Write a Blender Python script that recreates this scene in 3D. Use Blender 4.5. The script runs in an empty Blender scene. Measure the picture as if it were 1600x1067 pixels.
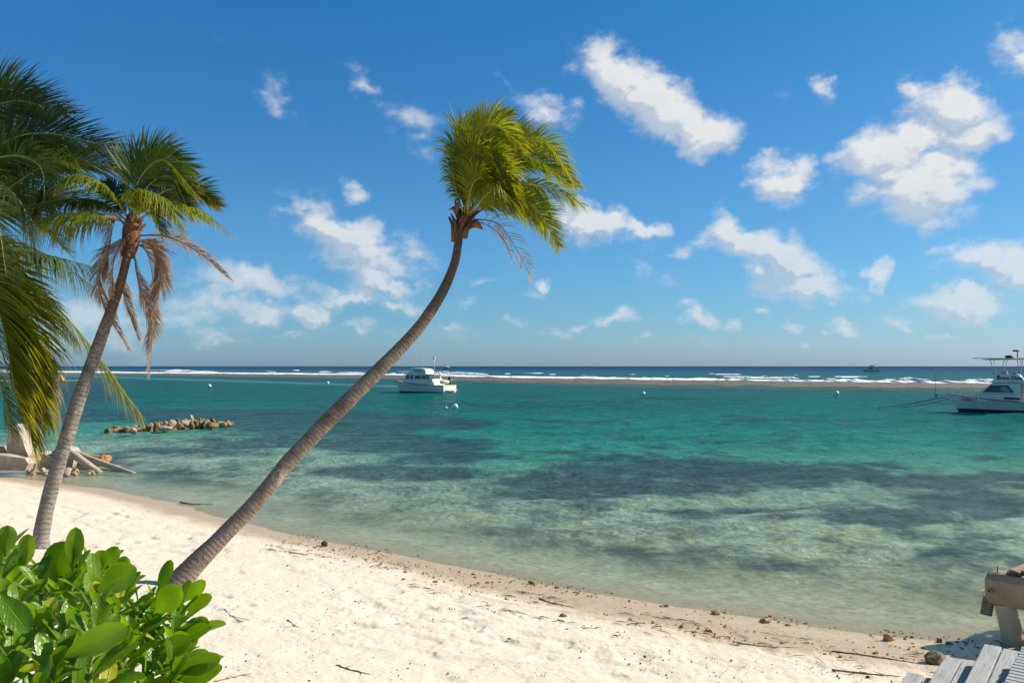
import bpy, math, random
import numpy as np
from mathutils import Vector, Matrix
R = math.radians
random.seed(7); rng = np.random.default_rng(7)
S = bpy.context.scene

# ------------------------------------------------------------------ camera
FPX, CH, PITCH = 1244.0, 4.5, math.atan(38.5/1244.0)
cam = bpy.data.cameras.new('camera'); camo = bpy.data.objects.new('camera', cam)
S.collection.objects.link(camo); S.camera = camo
cam.sensor_width = 36; cam.lens = FPX/1600*36; cam.clip_end = 60000; cam.clip_start = .05
camo.location = (0, 0, CH); camo.rotation_euler = (math.pi/2+PITCH, 0, 0)

# ------------------------------------------------------------------ light
SUN_AZ, SUN_EL = R(20), R(35)          # azimuth measured from +X towards +Y
sd = Vector((math.cos(SUN_AZ)*math.cos(SUN_EL), math.sin(SUN_AZ)*math.cos(SUN_EL), math.sin(SUN_EL)))
sun = bpy.data.lights.new('sun', 'SUN'); suno = bpy.data.objects.new('sun', sun); S.collection.objects.link(suno)
sun.energy = 5.0; sun.angle = R(.53); sun.color = (1, .94, .84)
suno.rotation_euler = (-sd).to_track_quat('-Z', 'Y').to_euler()
S.view_settings.view_transform = 'Standard'; S.view_settings.look = 'None'
S.view_settings.exposure = .50; S.view_settings.gamma = 1
S.render.resolution_x = 1024; S.render.resolution_y = 682
S.cycles.max_bounces = 8; S.cycles.transparent_max_bounces = 16

def px_dir(px, py):
    u, v = (px-800)/FPX, (533.5-py)/FPX
    c, s = math.cos(PITCH), math.sin(PITCH)
    return Vector((u, c-v*s, s+v*c))
def at(px, py, Y):
    d = px_dir(px, py); return Vector((0, 0, CH))+d*(Y/d.y)
def onz(px, py, z):
    d = px_dir(px, py); return Vector((0, 0, CH))+d*((z-CH)/d.z)

# ---- node helpers
def N(nt, t, ins=None, **kw):
    n = nt.nodes.new(t)
    for k, v in kw.items(): setattr(n, k, v)
    for k, v in (ins or {}).items():
        if isinstance(v, bpy.types.NodeSocket): nt.links.new(v, n.inputs[k])
        else: n.inputs[k].default_value = v
    return n
def math_(nt, op, a, b=0., c=None, clamp=False):
    n = nt.nodes.new('ShaderNodeMath'); n.operation = op; n.use_clamp = clamp
    for i, v in enumerate((a, b) if c is None else (a, b, c)):
        if isinstance(v, bpy.types.NodeSocket): nt.links.new(v, n.inputs[i])
        else: n.inputs[i].default_value = v
    return n.outputs[0]
def mix(nt, fac, a, b, mode='MIX'):
    n = nt.nodes.new('ShaderNodeMix'); n.data_type = 'RGBA'; n.blend_type = mode
    for i, v in ((0, fac), (6, a), (7, b)):
        if isinstance(v, bpy.types.NodeSocket): nt.links.new(v, n.inputs[i])
        else: n.inputs[i].default_value = v if i == 0 else (tuple(v)+(1,))[:4]
    return n.outputs[2]
def maprange(nt, v, a, b, c=0., d=1., smooth=False):
    n = nt.nodes.new('ShaderNodeMapRange'); n.interpolation_type = 'SMOOTHSTEP' if smooth else 'LINEAR'
    nt.links.new(v, n.inputs[0])
    for i, x in enumerate((a, b, c, d)): n.inputs[i+1].default_value = x
    return n.outputs[0]
def noise(nt, vec, scale, detail=4., rough=.55, dist=0.):
    return N(nt, 'ShaderNodeTexNoise', {'Vector': vec, 'Scale': scale, 'Detail': detail, 'Roughness': rough, 'Distortion': dist})
def srgb(r, g, b):
    f = lambda c: ((c/255+.055)/1.055)**2.4 if c > 10 else c/255/12.92
    return (f(r), f(g), f(b))

# ------------------------------------------------------------------ sky with clouds (world)
W = bpy.data.worlds.new('World'); S.world = W; W.use_nodes = True
nt = W.node_tree; nt.nodes.clear()
tc = N(nt, 'ShaderNodeTexCoord').outputs['Generated']
sep = N(nt, 'ShaderNodeSeparateXYZ', {0: tc})
sky = N(nt, 'ShaderNodeTexSky', sky_type='NISHITA', sun_disc=False, sun_elevation=SUN_EL,
        sun_rotation=R(90)-SUN_AZ, altitude=0., air_density=1., dust_density=.35, ozone_density=3.)
az = math_(nt, 'ARCTAN2', sep.outputs[0], sep.outputs[1])
el = math_(nt, 'ARCSINE', sep.outputs[2])
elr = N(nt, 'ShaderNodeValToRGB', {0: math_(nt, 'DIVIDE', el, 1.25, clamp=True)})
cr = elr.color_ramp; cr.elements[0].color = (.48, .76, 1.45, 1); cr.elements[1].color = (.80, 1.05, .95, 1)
for p_, c_ in ((.024, (.50, .83, 1.36, 1)), (.056, (.47, .86, 1.30, 1)), (.12, (.44, .93, 1.34, 1)), (.25, (.33, .93, 1.40, 1)), (.345, (.23, .93, 1.43, 1)), (.42, (.35, .95, 1.25, 1)), (.60, (.75, 1.02, 1.0, 1))):  # upper stops, out of view, made paler to cut the blue ambient light
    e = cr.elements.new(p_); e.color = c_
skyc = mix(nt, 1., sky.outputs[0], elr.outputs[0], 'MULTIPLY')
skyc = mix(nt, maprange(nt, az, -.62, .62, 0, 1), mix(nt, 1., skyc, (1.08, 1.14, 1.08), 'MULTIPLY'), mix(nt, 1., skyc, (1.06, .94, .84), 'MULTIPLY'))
BLOBS = [(965,120,62,40,25,1),(1030,165,85,46,28,1),(1085,205,68,36,15,.95),(860,175,55,26,20,.55),(800,130,50,14,30,.3),
 (1440,295,82,58,0,1),(1400,232,74,44,-15,1),(1490,165,60,38,20,.9),(1515,215,60,38,-10,.85),(1435,148,26,20,0,.6),
 (1232,290,56,38,5,.95),(1285,133,16,24,-20,.5),(1165,382,72,30,25,.95),(1225,415,70,38,20,1),(1265,450,72,28,12,1),(1110,372,28,18,0,.5),
 (1592,72,30,34,0,.6),(1495,475,62,30,18,.95),(1545,408,62,26,16,.9),(1600,430,55,34,25,1),(1490,392,36,14,0,.5),
 (930,352,62,30,10,.9),(1000,362,42,20,0,.75),(890,335,30,18,20,.6),(995,408,32,28,0,.45),(1070,395,34,16,0,.4),
 (520,352,78,38,15,.75),(560,380,85,44,25,.9),(610,400,75,44,20,.6),(655,395,55,32,30,.45),(560,298,30,20,40,.5),
 (605,440,68,24,5,.8),(560,464,70,24,5,.85),(625,470,60,22,5,.6),(430,150,56,26,50,.38),(568,130,44,20,45,.42),(640,185,66,34,30,.34),(660,225,40,34,40,.3),
 (490,487,40,22,8,.95),(425,490,70,22,0,.7),(400,440,120,36,5,.62),(340,470,130,38,0,.56),(290,500,120,34,0,.5),(390,425,60,22,0,.6),(140,500,160,70,0,.5),
 (853,442,18,12,0,.75),(962,497,38,14,0,.6),(1088,490,32,17,15,.75),(1192,490,20,12,0,.55),(1365,437,26,20,15,.75),(1330,515,30,13,20,.65),
 (1415,503,30,15,15,.55),(1265,530,18,9,0,.4),(870,517,50,14,0,.4),(745,438,60,16,0,.3),(840,462,50,18,0,.28),(720,480,50,18,0,.35),(1140,508,26,16,0,.45),(1040,432,40,16,0,.3),
 (1540,520,30,9,10,.35),(905,508,26,9,0,.5),(1010,522,22,8,0,.45),(1060,470,20,9,0,.5),(1180,450,18,9,0,.4),(1245,505,22,9,0,.5),(1300,480,18,9,10,.45),(1480,530,30,9,0,.45),(800,500,30,10,0,.4),(700,505,36,11,0,.4),(560,510,50,12,0,.45),(450,525,60,12,0,.4),(330,530,60,12,0,.4),(1230,150,40,30,0,.18),(350,70,40,25,0,.15),(600,520,420,22,0,.22),(1100,530,300,14,0,.2)]
def field_group(blobs, k):
    grp = bpy.data.node_groups.new('cloud_field', 'ShaderNodeTree')
    grp.interface.new_socket('V', in_out='INPUT', socket_type='NodeSocketVector')
    grp.interface.new_socket('F', in_out='OUTPUT', socket_type='NodeSocketFloat')
    gi, go = grp.nodes.new('NodeGroupInput'), grp.nodes.new('NodeGroupOutput')
    acc = None
    for (bx, by, rx, ry, rot, st) in blobs:
        d = px_dir(bx, by).normalized(); a_, e_ = math.atan2(d.x, d.y), math.asin(d.z)
        mp = N(grp, 'ShaderNodeMapping', {0: gi.outputs[0], 'Location': (a_, e_, 0), 'Rotation': (0, 0, R(-rot)), 'Scale': (rx*1.42/FPX, ry*1.45/FPX, 1)}, vector_type='TEXTURE')
        ln = N(grp, 'ShaderNodeVectorMath', {0: mp.outputs[0]}, operation='LENGTH')
        f = maprange(grp, ln.outputs['Value'], 0, 1, st, 0)
        acc = f if acc is None else math_(grp, 'SMOOTH_MAX', acc, f, .08)
    grp.links.new(acc, go.inputs[0]); return grp
GR = [field_group(BLOBS[k:k+20], k) for k in range(0, len(BLOBS), 20)]
V0 = N(nt, 'ShaderNodeCombineXYZ', {0: az, 1: el, 2: 0.}).outputs[0]
nw = noise(nt, tc, 15, 5, .6)
wv = N(nt, 'ShaderNodeVectorMath', {0: nw.outputs['Color'], 1: (.5, .5, .5)}, operation='SUBTRACT')
wv2 = N(nt, 'ShaderNodeVectorMath', {0: wv.outputs[0], 'Scale': .085}, operation='SCALE')
V1 = N(nt, 'ShaderNodeVectorMath', {0: V0, 1: wv2.outputs[0]}, operation='ADD').outputs[0]
V2 = N(nt, 'ShaderNodeVectorMath', {0: V1, 1: (.010, .015, 0)}, operation='ADD').outputs[0]
def field(V, carry=None):      # the batches hang on one another so that the shader stack stays small
    acc = carry; out = None
    for g_ in GR:
        g = nt.nodes.new('ShaderNodeGroup'); g.node_tree = g_
        if acc is not None:
            eps = math_(nt, 'MULTIPLY', acc, 1e-7); V = N(nt, 'ShaderNodeVectorMath', {0: V, 1: eps}, operation='ADD').outputs[0]
        nt.links.new(V, g.inputs[0]); out = g.outputs[0] if out is None else math_(nt, 'SMOOTH_MAX', out, g.outputs[0], .08); acc = out
    return out
F1 = field(V1); GR = GR[:2]; F2 = field(V2, F1)
tcs = N(nt, 'ShaderNodeMapping', {0: tc, 'Scale': (1, 1, 1.7)}).outputs[0]
def puff(v):
    a = noise(nt, v, 21, 8, .60).outputs[0]
    b = N(nt, 'ShaderNodeTexVoronoi', {'Vector': v, 'Scale': 36., 'Detail': 1., 'Roughness': .5}, feature='F1', normalize=True).outputs['Distance']
    return math_(nt, 'ADD', math_(nt, 'MULTIPLY', a, .95), math_(nt, 'MULTIPLY', b, -.45))
n1 = puff(tcs)
off = N(nt, 'ShaderNodeVectorMath', {0: tcs, 1: (.008, 0, .018)}, operation='ADD').outputs[0]
n2 = puff(off)
dens = math_(nt, 'ADD', F1, math_(nt, 'MULTIPLY', math_(nt, 'SUBTRACT', n1, .30), 1.35))
dens2 = math_(nt, 'ADD', F2, math_(nt, 'MULTIPLY', math_(nt, 'SUBTRACT', n2, .30), 1.35))
gate = maprange(nt, F1, .06, .30, 0, 1, True)
alpha = math_(nt, 'MULTIPLY', maprange(nt, dens, .11, .70, 0, 1, True), gate)
alpha = math_(nt, 'MULTIPLY', alpha, maprange(nt, F1, .1, .6, .34, .96))
lit = maprange(nt, math_(nt, 'SUBTRACT', dens, dens2), -.16, .20, 0, 1, True)
litt = math_(nt, 'MULTIPLY_ADD', lit, .75, maprange(nt, dens, .3, 1.2, .28, .0))
cc = mix(nt, litt, (5.2, 6.2, 7.5), (9.7, 9.7, 9.5))
haze_a = maprange(nt, el, .02, .22, .55, 1.0)
alpha = math_(nt, 'MULTIPLY', alpha, haze_a)
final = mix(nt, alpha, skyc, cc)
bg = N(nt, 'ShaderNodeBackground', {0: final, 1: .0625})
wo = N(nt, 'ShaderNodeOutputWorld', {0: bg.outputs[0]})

# ------------------------------------------------------------------ numpy noise
def vnoise(x, y, seed=0):
    xi = np.floor(x).astype(np.int64); yi = np.floor(y).astype(np.int64)
    fx = x-xi; fy = y-yi; fx = fx*fx*(3-2*fx); fy = fy*fy*(3-2*fy)
    def h(a, b):
        n = (a*374761393+b*668265263+seed*1442695041) & 0x7fffffff
        n = ((n ^ (n >> 13))*1274126177) & 0x7fffffff
        return ((n ^ (n >> 16)) & 0xffff)/65535.
    return (h(xi, yi)*(1-fx)+h(xi+1, yi)*fx)*(1-fy)+(h(xi, yi+1)*(1-fx)+h(xi+1, yi+1)*fx)*fy
def fbm(x, y, o=4, seed=0, r=.5):
    s = 0; a = 1; t = 0
    for i in range(o):
        s = s+a*vnoise(x*2**i+i*17.3, y*2**i-i*9.1, seed+i); t += a; a *= r
    return s/t

# ------------------------------------------------------------------ mesh helpers
ORG = {}
def link(o): S.collection.objects.link(o); return o
def tag(o, label=None, cat=None, group=None, kind=None):
    if label: o['label'] = label
    if cat: o['category'] = cat
    if group: o['group'] = group
    if kind: o['kind'] = kind
    return o
def empty(name, loc, label, cat, group=None, rz=0.):
    o = link(bpy.data.objects.new(name, None)); o.location = loc; o.rotation_euler = (0, 0, rz)
    o.empty_display_size = .3
    ORG[o] = Vector(loc) if rz == 0 else Vector((0, 0, 0))
    return tag(o, label, cat, group)
class MB:
    def __init__(s): s.v = []; s.f = []; s.m = []; s.uv = []
    def add(s, vs, fs, mi=0, uv=None):
        b = len(s.v); s.v += [tuple(p) for p in vs]; s.uv += (uv if uv else [(0, 0)]*len(vs))
        for f in fs: s.f.append(tuple(b+i for i in f)); s.m.append(mi)
    def box(s, c, sz, rot=None, mi=0, jit=0):
        c = Vector(c); M = rot if rot is not None else Matrix.Identity(3)
        vs = [c+M @ Vector((sx*sz[0]/2+random.uniform(-jit, jit), sy*sz[1]/2+random.uniform(-jit, jit), szz*sz[2]/2+random.uniform(-jit, jit)))
              for sx in (-1, 1) for sy in (-1, 1) for szz in (-1, 1)]
        s.add(vs, [(0,1,3,2),(4,6,7,5),(0,4,5,1),(2,3,7,6),(0,2,6,4),(1,5,7,3)], mi)
    def cbox(s, c, sz, rot=None, mi=0, b=.01):      # chamfered box
        c = Vector(c); M = rot if rot is not None else Matrix.Identity(3); h = [x/2 for x in sz]; b = min(b, *[x*.45 for x in h])
        idx = {}; vs = []
        for sx in (-1, 1):
            for sy in (-1, 1):
                for sz_ in (-1, 1):
                    sg = (sx, sy, sz_)
                    for ax in range(3):
                        p = [sg[i]*(h[i] if i == ax else h[i]-b) for i in range(3)]
                        idx[(sg, ax)] = len(vs); vs.append(c+M @ Vector(p))
        fs = []
        def quad(ax, s0):
            o = [i for i in range(3) if i != ax]; q = []
            for a, bb in ((-1,-1),(1,-1),(1,1),(-1,1)):
                sg = [0]*3; sg[ax] = s0; sg[o[0]] = a; sg[o[1]] = bb; q.append(idx[(tuple(sg), ax)])
            fs.append(q)
        for ax in range(3):
            for s0 in (-1, 1): quad(ax, s0)
        for ax in range(3):
            o = [i for i in range(3) if i != ax]
            for a in (-1, 1):
                for bb in (-1, 1):
                    q = []
                    for e, k in ((-1, 0), (1, 0), (1, 1), (-1, 1)):
                        sg = [0]*3; sg[ax] = e; sg[o[0]] = a; sg[o[1]] = bb; q.append(idx[(tuple(sg), o[k])])
                    fs.append(q)
        for sx in (-1, 1):
            for sy in (-1, 1):
                for sz_ in (-1, 1): fs.append([idx[((sx, sy, sz_), k)] for k in range(3)])
        s.add(vs, fs, mi)
    def tube(s, pts, rad, n=8, mi=0, cap=True, flat=1.):
        pts = [Vector(p) for p in pts]; m = len(pts)
        if not hasattr(rad, '__len__'): rad = [rad]*m
        u = None; vs = []; uv = []; L = 0
        for i, p in enumerate(pts):
            T = (pts[min(i+1, m-1)]-pts[max(i-1, 0)]).normalized()
            if u is None: u = T.orthogonal().normalized() if abs(T.x) > .9 else T.cross(Vector((1, 0, 0))).normalized()
            u = (u-T*u.dot(T)).normalized(); w = T.cross(u)
            if i: L += (p-pts[i-1]).length
            for k in range(n):
                a = 2*math.pi*k/n; vs.append(p+(u*math.cos(a)+w*math.sin(a)*flat)*rad[i]); uv.append((k/n, L))
        fs = [(i*n+k, i*n+(k+1) % n, (i+1)*n+(k+1) % n, (i+1)*n+k) for i in range(m-1) for k in range(n)]
        if cap: fs += [tuple(range(n))[::-1], tuple((m-1)*n+k for k in range(n))]
        s.add(vs, fs, mi, uv)
    def loft(s, rings, mi=0, closed=False, cap=False):
        n = len(rings[0]); vs = [p for r in rings for p in r]; fs = []
        for i in range(len(rings)-1):
            for k in range(n if closed else n-1):
                fs.append((i*n+k, i*n+(k+1) % n, (i+1)*n+(k+1) % n, (i+1)*n+k))
        if cap: fs += [tuple(range(n)), tuple((len(rings)-1)*n+k for k in range(n))]
        s.add(vs, fs, mi)
    def sphere(s, c, r, n=16, m=10, sc=(1, 1, 1), mi=0):
        c = Vector(c); rings = []
        for i in range(m+1):
            a = math.pi*i/m; rr = max(math.sin(a), .001)
            rings.append([c+Vector((math.cos(2*math.pi*k/n)*rr*r*sc[0], math.sin(2*math.pi*k/n)*rr*r*sc[1], -math.cos(a)*r*sc[2])) for k in range(n)])
        s.loft(rings, mi, True, True)
    def build(s, name, mats, parent=None, smooth=True, local=False, auto=None):
        me = bpy.data.meshes.new(name)
        o = Vector((0, 0, 0))
        if parent is not None and not local:
            r = parent
            while r.parent: r = r.parent
            o = ORG.get(r, r.location.copy())
        me.from_pydata([(v[0]-o.x, v[1]-o.y, v[2]-o.z) for v in s.v], [], s.f)
        for m in (mats if isinstance(mats, (list, tuple)) else [mats]): me.materials.append(m)
        me.polygons.foreach_set('material_index', s.m)
        me.polygons.foreach_set('use_smooth', [smooth]*len(s.f))
        uvl = me.uv_layers.new(name='UVMap')
        li = np.empty(len(me.loops), np.int32); me.loops.foreach_get('vertex_index', li)
        uvl.data.foreach_set('uv', np.array(s.uv, np.float32)[li].ravel())
        me.update()
        ob = link(bpy.data.objects.new(name, me)); ob.parent = parent
        if auto is not None:
            me.polygons.foreach_set('use_smooth', [True]*len(s.f))
            me.set_sharp_from_angle(angle=R(auto))
        return ob
def top(mb, name, mats, label, cat, group=None, smooth=True, auto=None, origin=None):
    """a thing that is one mesh, its origin at its base"""
    V = np.array(mb.v); c = Vector(((V[:, 0].min()+V[:, 0].max())/2, (V[:, 1].min()+V[:, 1].max())/2, V[:, 2].min())) if origin is None else Vector(origin)
    mb.v = [(x-c.x, y-c.y, z-c.z) for x, y, z in mb.v]
    o = mb.build(name, mats, None, smooth, True, auto); o.location = c; return tag(o, label, cat, group)
def grid_mesh(name, X, Y, Z, mat, attrs=None):
    r, c = X.shape; me = bpy.data.meshes.new(name)
    me.vertices.add(r*c); me.vertices.foreach_set('co', np.stack([X, Y, Z], -1).astype(np.float32).ravel())
    i = np.arange(r*c).reshape(r, c); q = np.stack([i[:-1, :-1], i[:-1, 1:], i[1:, 1:], i[1:, :-1]], -1).reshape(-1, 4)
    me.loops.add(q.size); me.loops.foreach_set('vertex_index', q.ravel().astype(np.int32))
    me.polygons.add(len(q)); me.polygons.foreach_set('loop_start', (np.arange(len(q))*4).astype(np.int32))
    me.polygons.foreach_set('use_smooth', np.ones(len(q), bool))
    me.materials.append(mat)
    for k, a in (attrs or {}).items():
        if a.ndim == 3:
            at_ = me.attributes.new(k, 'FLOAT_COLOR', 'POINT'); b = np.ones((r*c, 4), np.float32); b[:, :3] = a.reshape(-1, 3)
            at_.data.foreach_set('color', b.ravel())
        else:
            at_ = me.attributes.new(k, 'FLOAT', 'POINT'); at_.data.foreach_set('value', a.astype(np.float32).ravel())
    me.update(); me.validate()
    return link(bpy.data.objects.new(name, me))

# ------------------------------------------------------------------ materials
def mat(name):
    m = bpy.data.materials.new(name); m.use_nodes = True; m.node_tree.nodes.clear(); return m, m.node_tree
def surf(nt, sh, disp=None):
    o = N(nt, 'ShaderNodeOutputMaterial'); nt.links.new(sh, o.inputs[0])
def simple(name, c1, c2=None, rough=.6, nscale=4., bump=.0, bscale=30., spec=.5, stretch=(1, 1, 1), lo=.35, hi=.65, coord='Object', metal=0.):
    m, nt = mat(name); tc = N(nt, 'ShaderNodeTexCoord')
    mp = N(nt, 'ShaderNodeMapping', {0: tc.outputs[coord], 'Scale': stretch}).outputs[0]
    n = noise(nt, mp, nscale, 6, .6)
    col = mix(nt, maprange(nt, n.outputs[0], lo, hi), c1, c2 or c1)
    p = N(nt, 'ShaderNodeBsdfPrincipled', {'Base Color': col, 'Roughness': rough, 'Specular IOR Level': spec, 'Metallic': metal})
    if bump:
        b = N(nt, 'ShaderNodeBump', {'Height': noise(nt, mp, bscale, 6, .65).outputs[0], 'Strength': 1., 'Distance': bump})
        nt.links.new(b.outputs[0], p.inputs['Normal'])
    surf(nt, p.outputs[0]); return m

M = {}
M['white'] = simple('white_gelcoat', (.74, .70, .58), (.64, .60, .48), .3, 1.5)
M['cream'] = simple('cream_paint', (.66, .62, .52), (.55, .5, .42), .5, 2)
M['boot'] = simple('dark_antifouling', (.03, .02, .025), (.05, .03, .03), .6)
M['window'] = simple('dark_window', (.02, .03, .035), (.05, .06, .07), .08, 1.)
M['glasslight'] = simple('pale_window', (.25, .33, .38), (.12, .17, .2), .1, 1.)
M['metal'] = simple('steel_rail', (.55, .56, .58), None, .3, metal=.6)
M['black'] = simple('black_plastic', (.02, .02, .025), None, .5)
M['canvas'] = simple('tan_canvas', (.42, .33, .26), (.5, .42, .34), .8)
M['redtrim'] = simple('red_trim', (.35, .06, .05), None, .5)
M['letter'] = simple('navy_lettering', (.02, .03, .09), None, .5)
M['buoy'] = simple('buoy_white', (.8, .8, .78), (.68, .68, .64), .35, 3)
M['rope'] = simple('dark_rope', (.05, .07, .06), (.09, .1, .08), .9)
M['conc'] = simple('weathered_concrete', (.43, .32, .20), (.32, .235, .15), .85, 3.5, .006, 40)
M['concpale'] = simple('pale_concrete', (.52, .44, .34), (.33, .26, .19), .85, 2.2, .02, 8)
M['pile'] = simple('pvc_cased_pile', (.52, .41, .29), (.42, .32, .22), .7, 1.6, .003, 30, stretch=(1, 1, .4))
M['rust'] = simple('rust', (.18, .06, .02), (.09, .03, .015), .9, 20, .002, 60)
M['rustwood'] = simple('old_brown_timber', (.20, .12, .08), (.36, .26, .19), .9, 5, .006, 26, stretch=(1, 6, 6))
M['orange'] = simple('orange_stone', (.55, .25, .07), (.4, .17, .05), .8, 6, .01, 20)
M['rockpale'] = simple('pale_coral_rock', (.52, .40, .30), (.26, .19, .13), .9, 1.8, .04, 5)
M['rockbrown'] = simple('brown_algae_rock', (.15, .10, .045), (.28, .19, .08), .9, 2.2, .05, 6)
M['rockgold'] = simple('golden_beach_rock', (.48, .32, .14), (.26, .17, .075), .9, 9, .008, 30)
M['rockmoss'] = simple('mossy_beach_rock', (.13, .12, .05), (.34, .22, .11), .85, 6, .01, 26)
M['twig'] = simple('dry_twig', (.20, .11, .07), (.32, .19, .13), .9, 12)
M['weed'] = simple('dark_seaweed', (.05, .035, .02), (.13, .09, .05), .9, 8)
M['husk'] = simple('coconut_husk', (.07, .05, .025), (.15, .09, .04), .95, 14, .006, 40)
M['wallstone'] = simple('far_wall_stone', (.52, .42, .30), (.42, .30, .22), .9, .5)
M['spit'] = simple('spit_stone', (.34, .26, .17), (.2, .16, .1), .9, .6)
M['bushfar'] = simple('far_bush', (.05, .10, .02), (.10, .16, .02), .8, .8)

def wood_grey():
    m, nt = mat('weathered_grey_board'); tc = N(nt, 'ShaderNodeTexCoord').outputs['UV']
    mp = N(nt, 'ShaderNodeMapping', {0: tc, 'Scale': (2.2, 55, 1)}).outputs[0]
    g = noise(nt, mp, 1.6, 8, .7, .6).outputs[0]
    b = noise(nt, N(nt, 'ShaderNodeMapping', {0: tc, 'Scale': (1, 4, 1)}).outputs[0], 2.5, 5).outputs[0]
    c = mix(nt, maprange(nt, g, .34, .62), (.15, .145, .14), (.44, .435, .43))
    c = mix(nt, maprange(nt, b, .35, .7), c, mix(nt, .5, c, (.52, .51, .50)))
    ri = N(nt, 'ShaderNodeObjectInfo').outputs['Random']
    c = mix(nt, maprange(nt, ri, 0, 1, .0, .35), c, (.36, .34, .33), 'MIX')
    kn = N(nt, 'ShaderNodeTexVoronoi', {'Vector': N(nt, 'ShaderNodeMapping', {0: tc, 'Scale': (2.5, 14, 1)}).outputs[0], 'Scale': 1.}, feature='F1')
    c = mix(nt, maprange(nt, kn.outputs['Distance'], .05, .1, .75, 0), c, (.06, .05, .04))
    p = N(nt, 'ShaderNodeBsdfPrincipled', {'Base Color': c, 'Roughness': .85, 'Specular IOR Level': .25})
    bp = N(nt, 'ShaderNodeBump', {'Height': g, 'Distance': .004}); nt.links.new(bp.outputs[0], p.inputs['Normal'])
    surf(nt, p.outputs[0]); return m
M['board'] = wood_grey()

def leaf_mat(name, base, young, tipc, trans=.5, rough=.4, dryamt=0., spec=.4, tcol=None):
    """palm leaflets: uv.x = place along the frond, uv.y = place along the leaflet"""
    m, nt = mat(name); tc = N(nt, 'ShaderNodeTexCoord'); uv = N(nt, 'ShaderNodeSeparateXYZ', {0: tc.outputs['UV']})
    ri = N(nt, 'ShaderNodeObjectInfo').outputs['Random']
    nn = noise(nt, tc.outputs['Object'], 2.2, 4).outputs[0]
    c = mix(nt, math_(nt, 'ADD', maprange(nt, nn, .35, .65, 0, .6), math_(nt, 'MULTIPLY', ri, .5), clamp=True), base, young)
    nf = noise(nt, tc.outputs['Object'], 14, 3).outputs[0]
    c = mix(nt, maprange(nt, nf, .3, .7, 0, .45), c, tuple(x*.55 for x in base))
    tip = math_(nt, 'MULTIPLY', maprange(nt, uv.outputs[1], .62, 1., 0, 1), maprange(nt, nn, .40, .62, .1, 1.))
    end = maprange(nt, uv.outputs[0], .80, 1.0, 0, .85)
    tip = math_(nt, 'MAXIMUM', tip, math_(nt, 'MULTIPLY', end, maprange(nt, nf, .4, .6)))
    c = mix(nt, math_(nt, 'MULTIPLY', tip, dryamt), c, tipc)
    p = N(nt, 'ShaderNodeBsdfPrincipled', {'Base Color': c, 'Roughness': rough, 'Specular IOR Level': spec})
    tcx = mix(nt, 1., c, tcol or (1.6, 1.5, .5), 'MULTIPLY')
    t = N(nt, 'ShaderNodeBsdfTranslucent', {0: tcx})
    s = N(nt, 'ShaderNodeMixShader', {0: trans}); nt.links.new(p.outputs[0], s.inputs[1]); nt.links.new(t.outputs[0], s.inputs[2])
    surf(nt, s.outputs[0]); return m
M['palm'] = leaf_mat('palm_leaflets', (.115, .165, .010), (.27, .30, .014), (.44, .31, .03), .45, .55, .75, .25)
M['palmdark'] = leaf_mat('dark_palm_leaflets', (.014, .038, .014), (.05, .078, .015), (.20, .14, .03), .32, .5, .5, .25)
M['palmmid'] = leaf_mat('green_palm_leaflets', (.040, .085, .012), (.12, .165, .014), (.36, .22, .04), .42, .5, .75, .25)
M['palmdead'] = leaf_mat('dead_palm_leaflets', (.36, .25, .175), (.56, .43, .33), (.62, .51, .42), .42, .8, .8, .1, (1.1, 1., .9))
M['rachis'] = simple('rachis_green', (.20, .22, .035), (.32, .27, .05), .5, 3)
M['rachisdead'] = simple('rachis_dead', (.24, .15, .09), (.14, .08, .05), .8, 3)
M['boots'] = simple('palm_fibre', (.25, .10, .045), (.09, .045, .025), .95, 7, .02, 22, stretch=(1, 1, .5))

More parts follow.
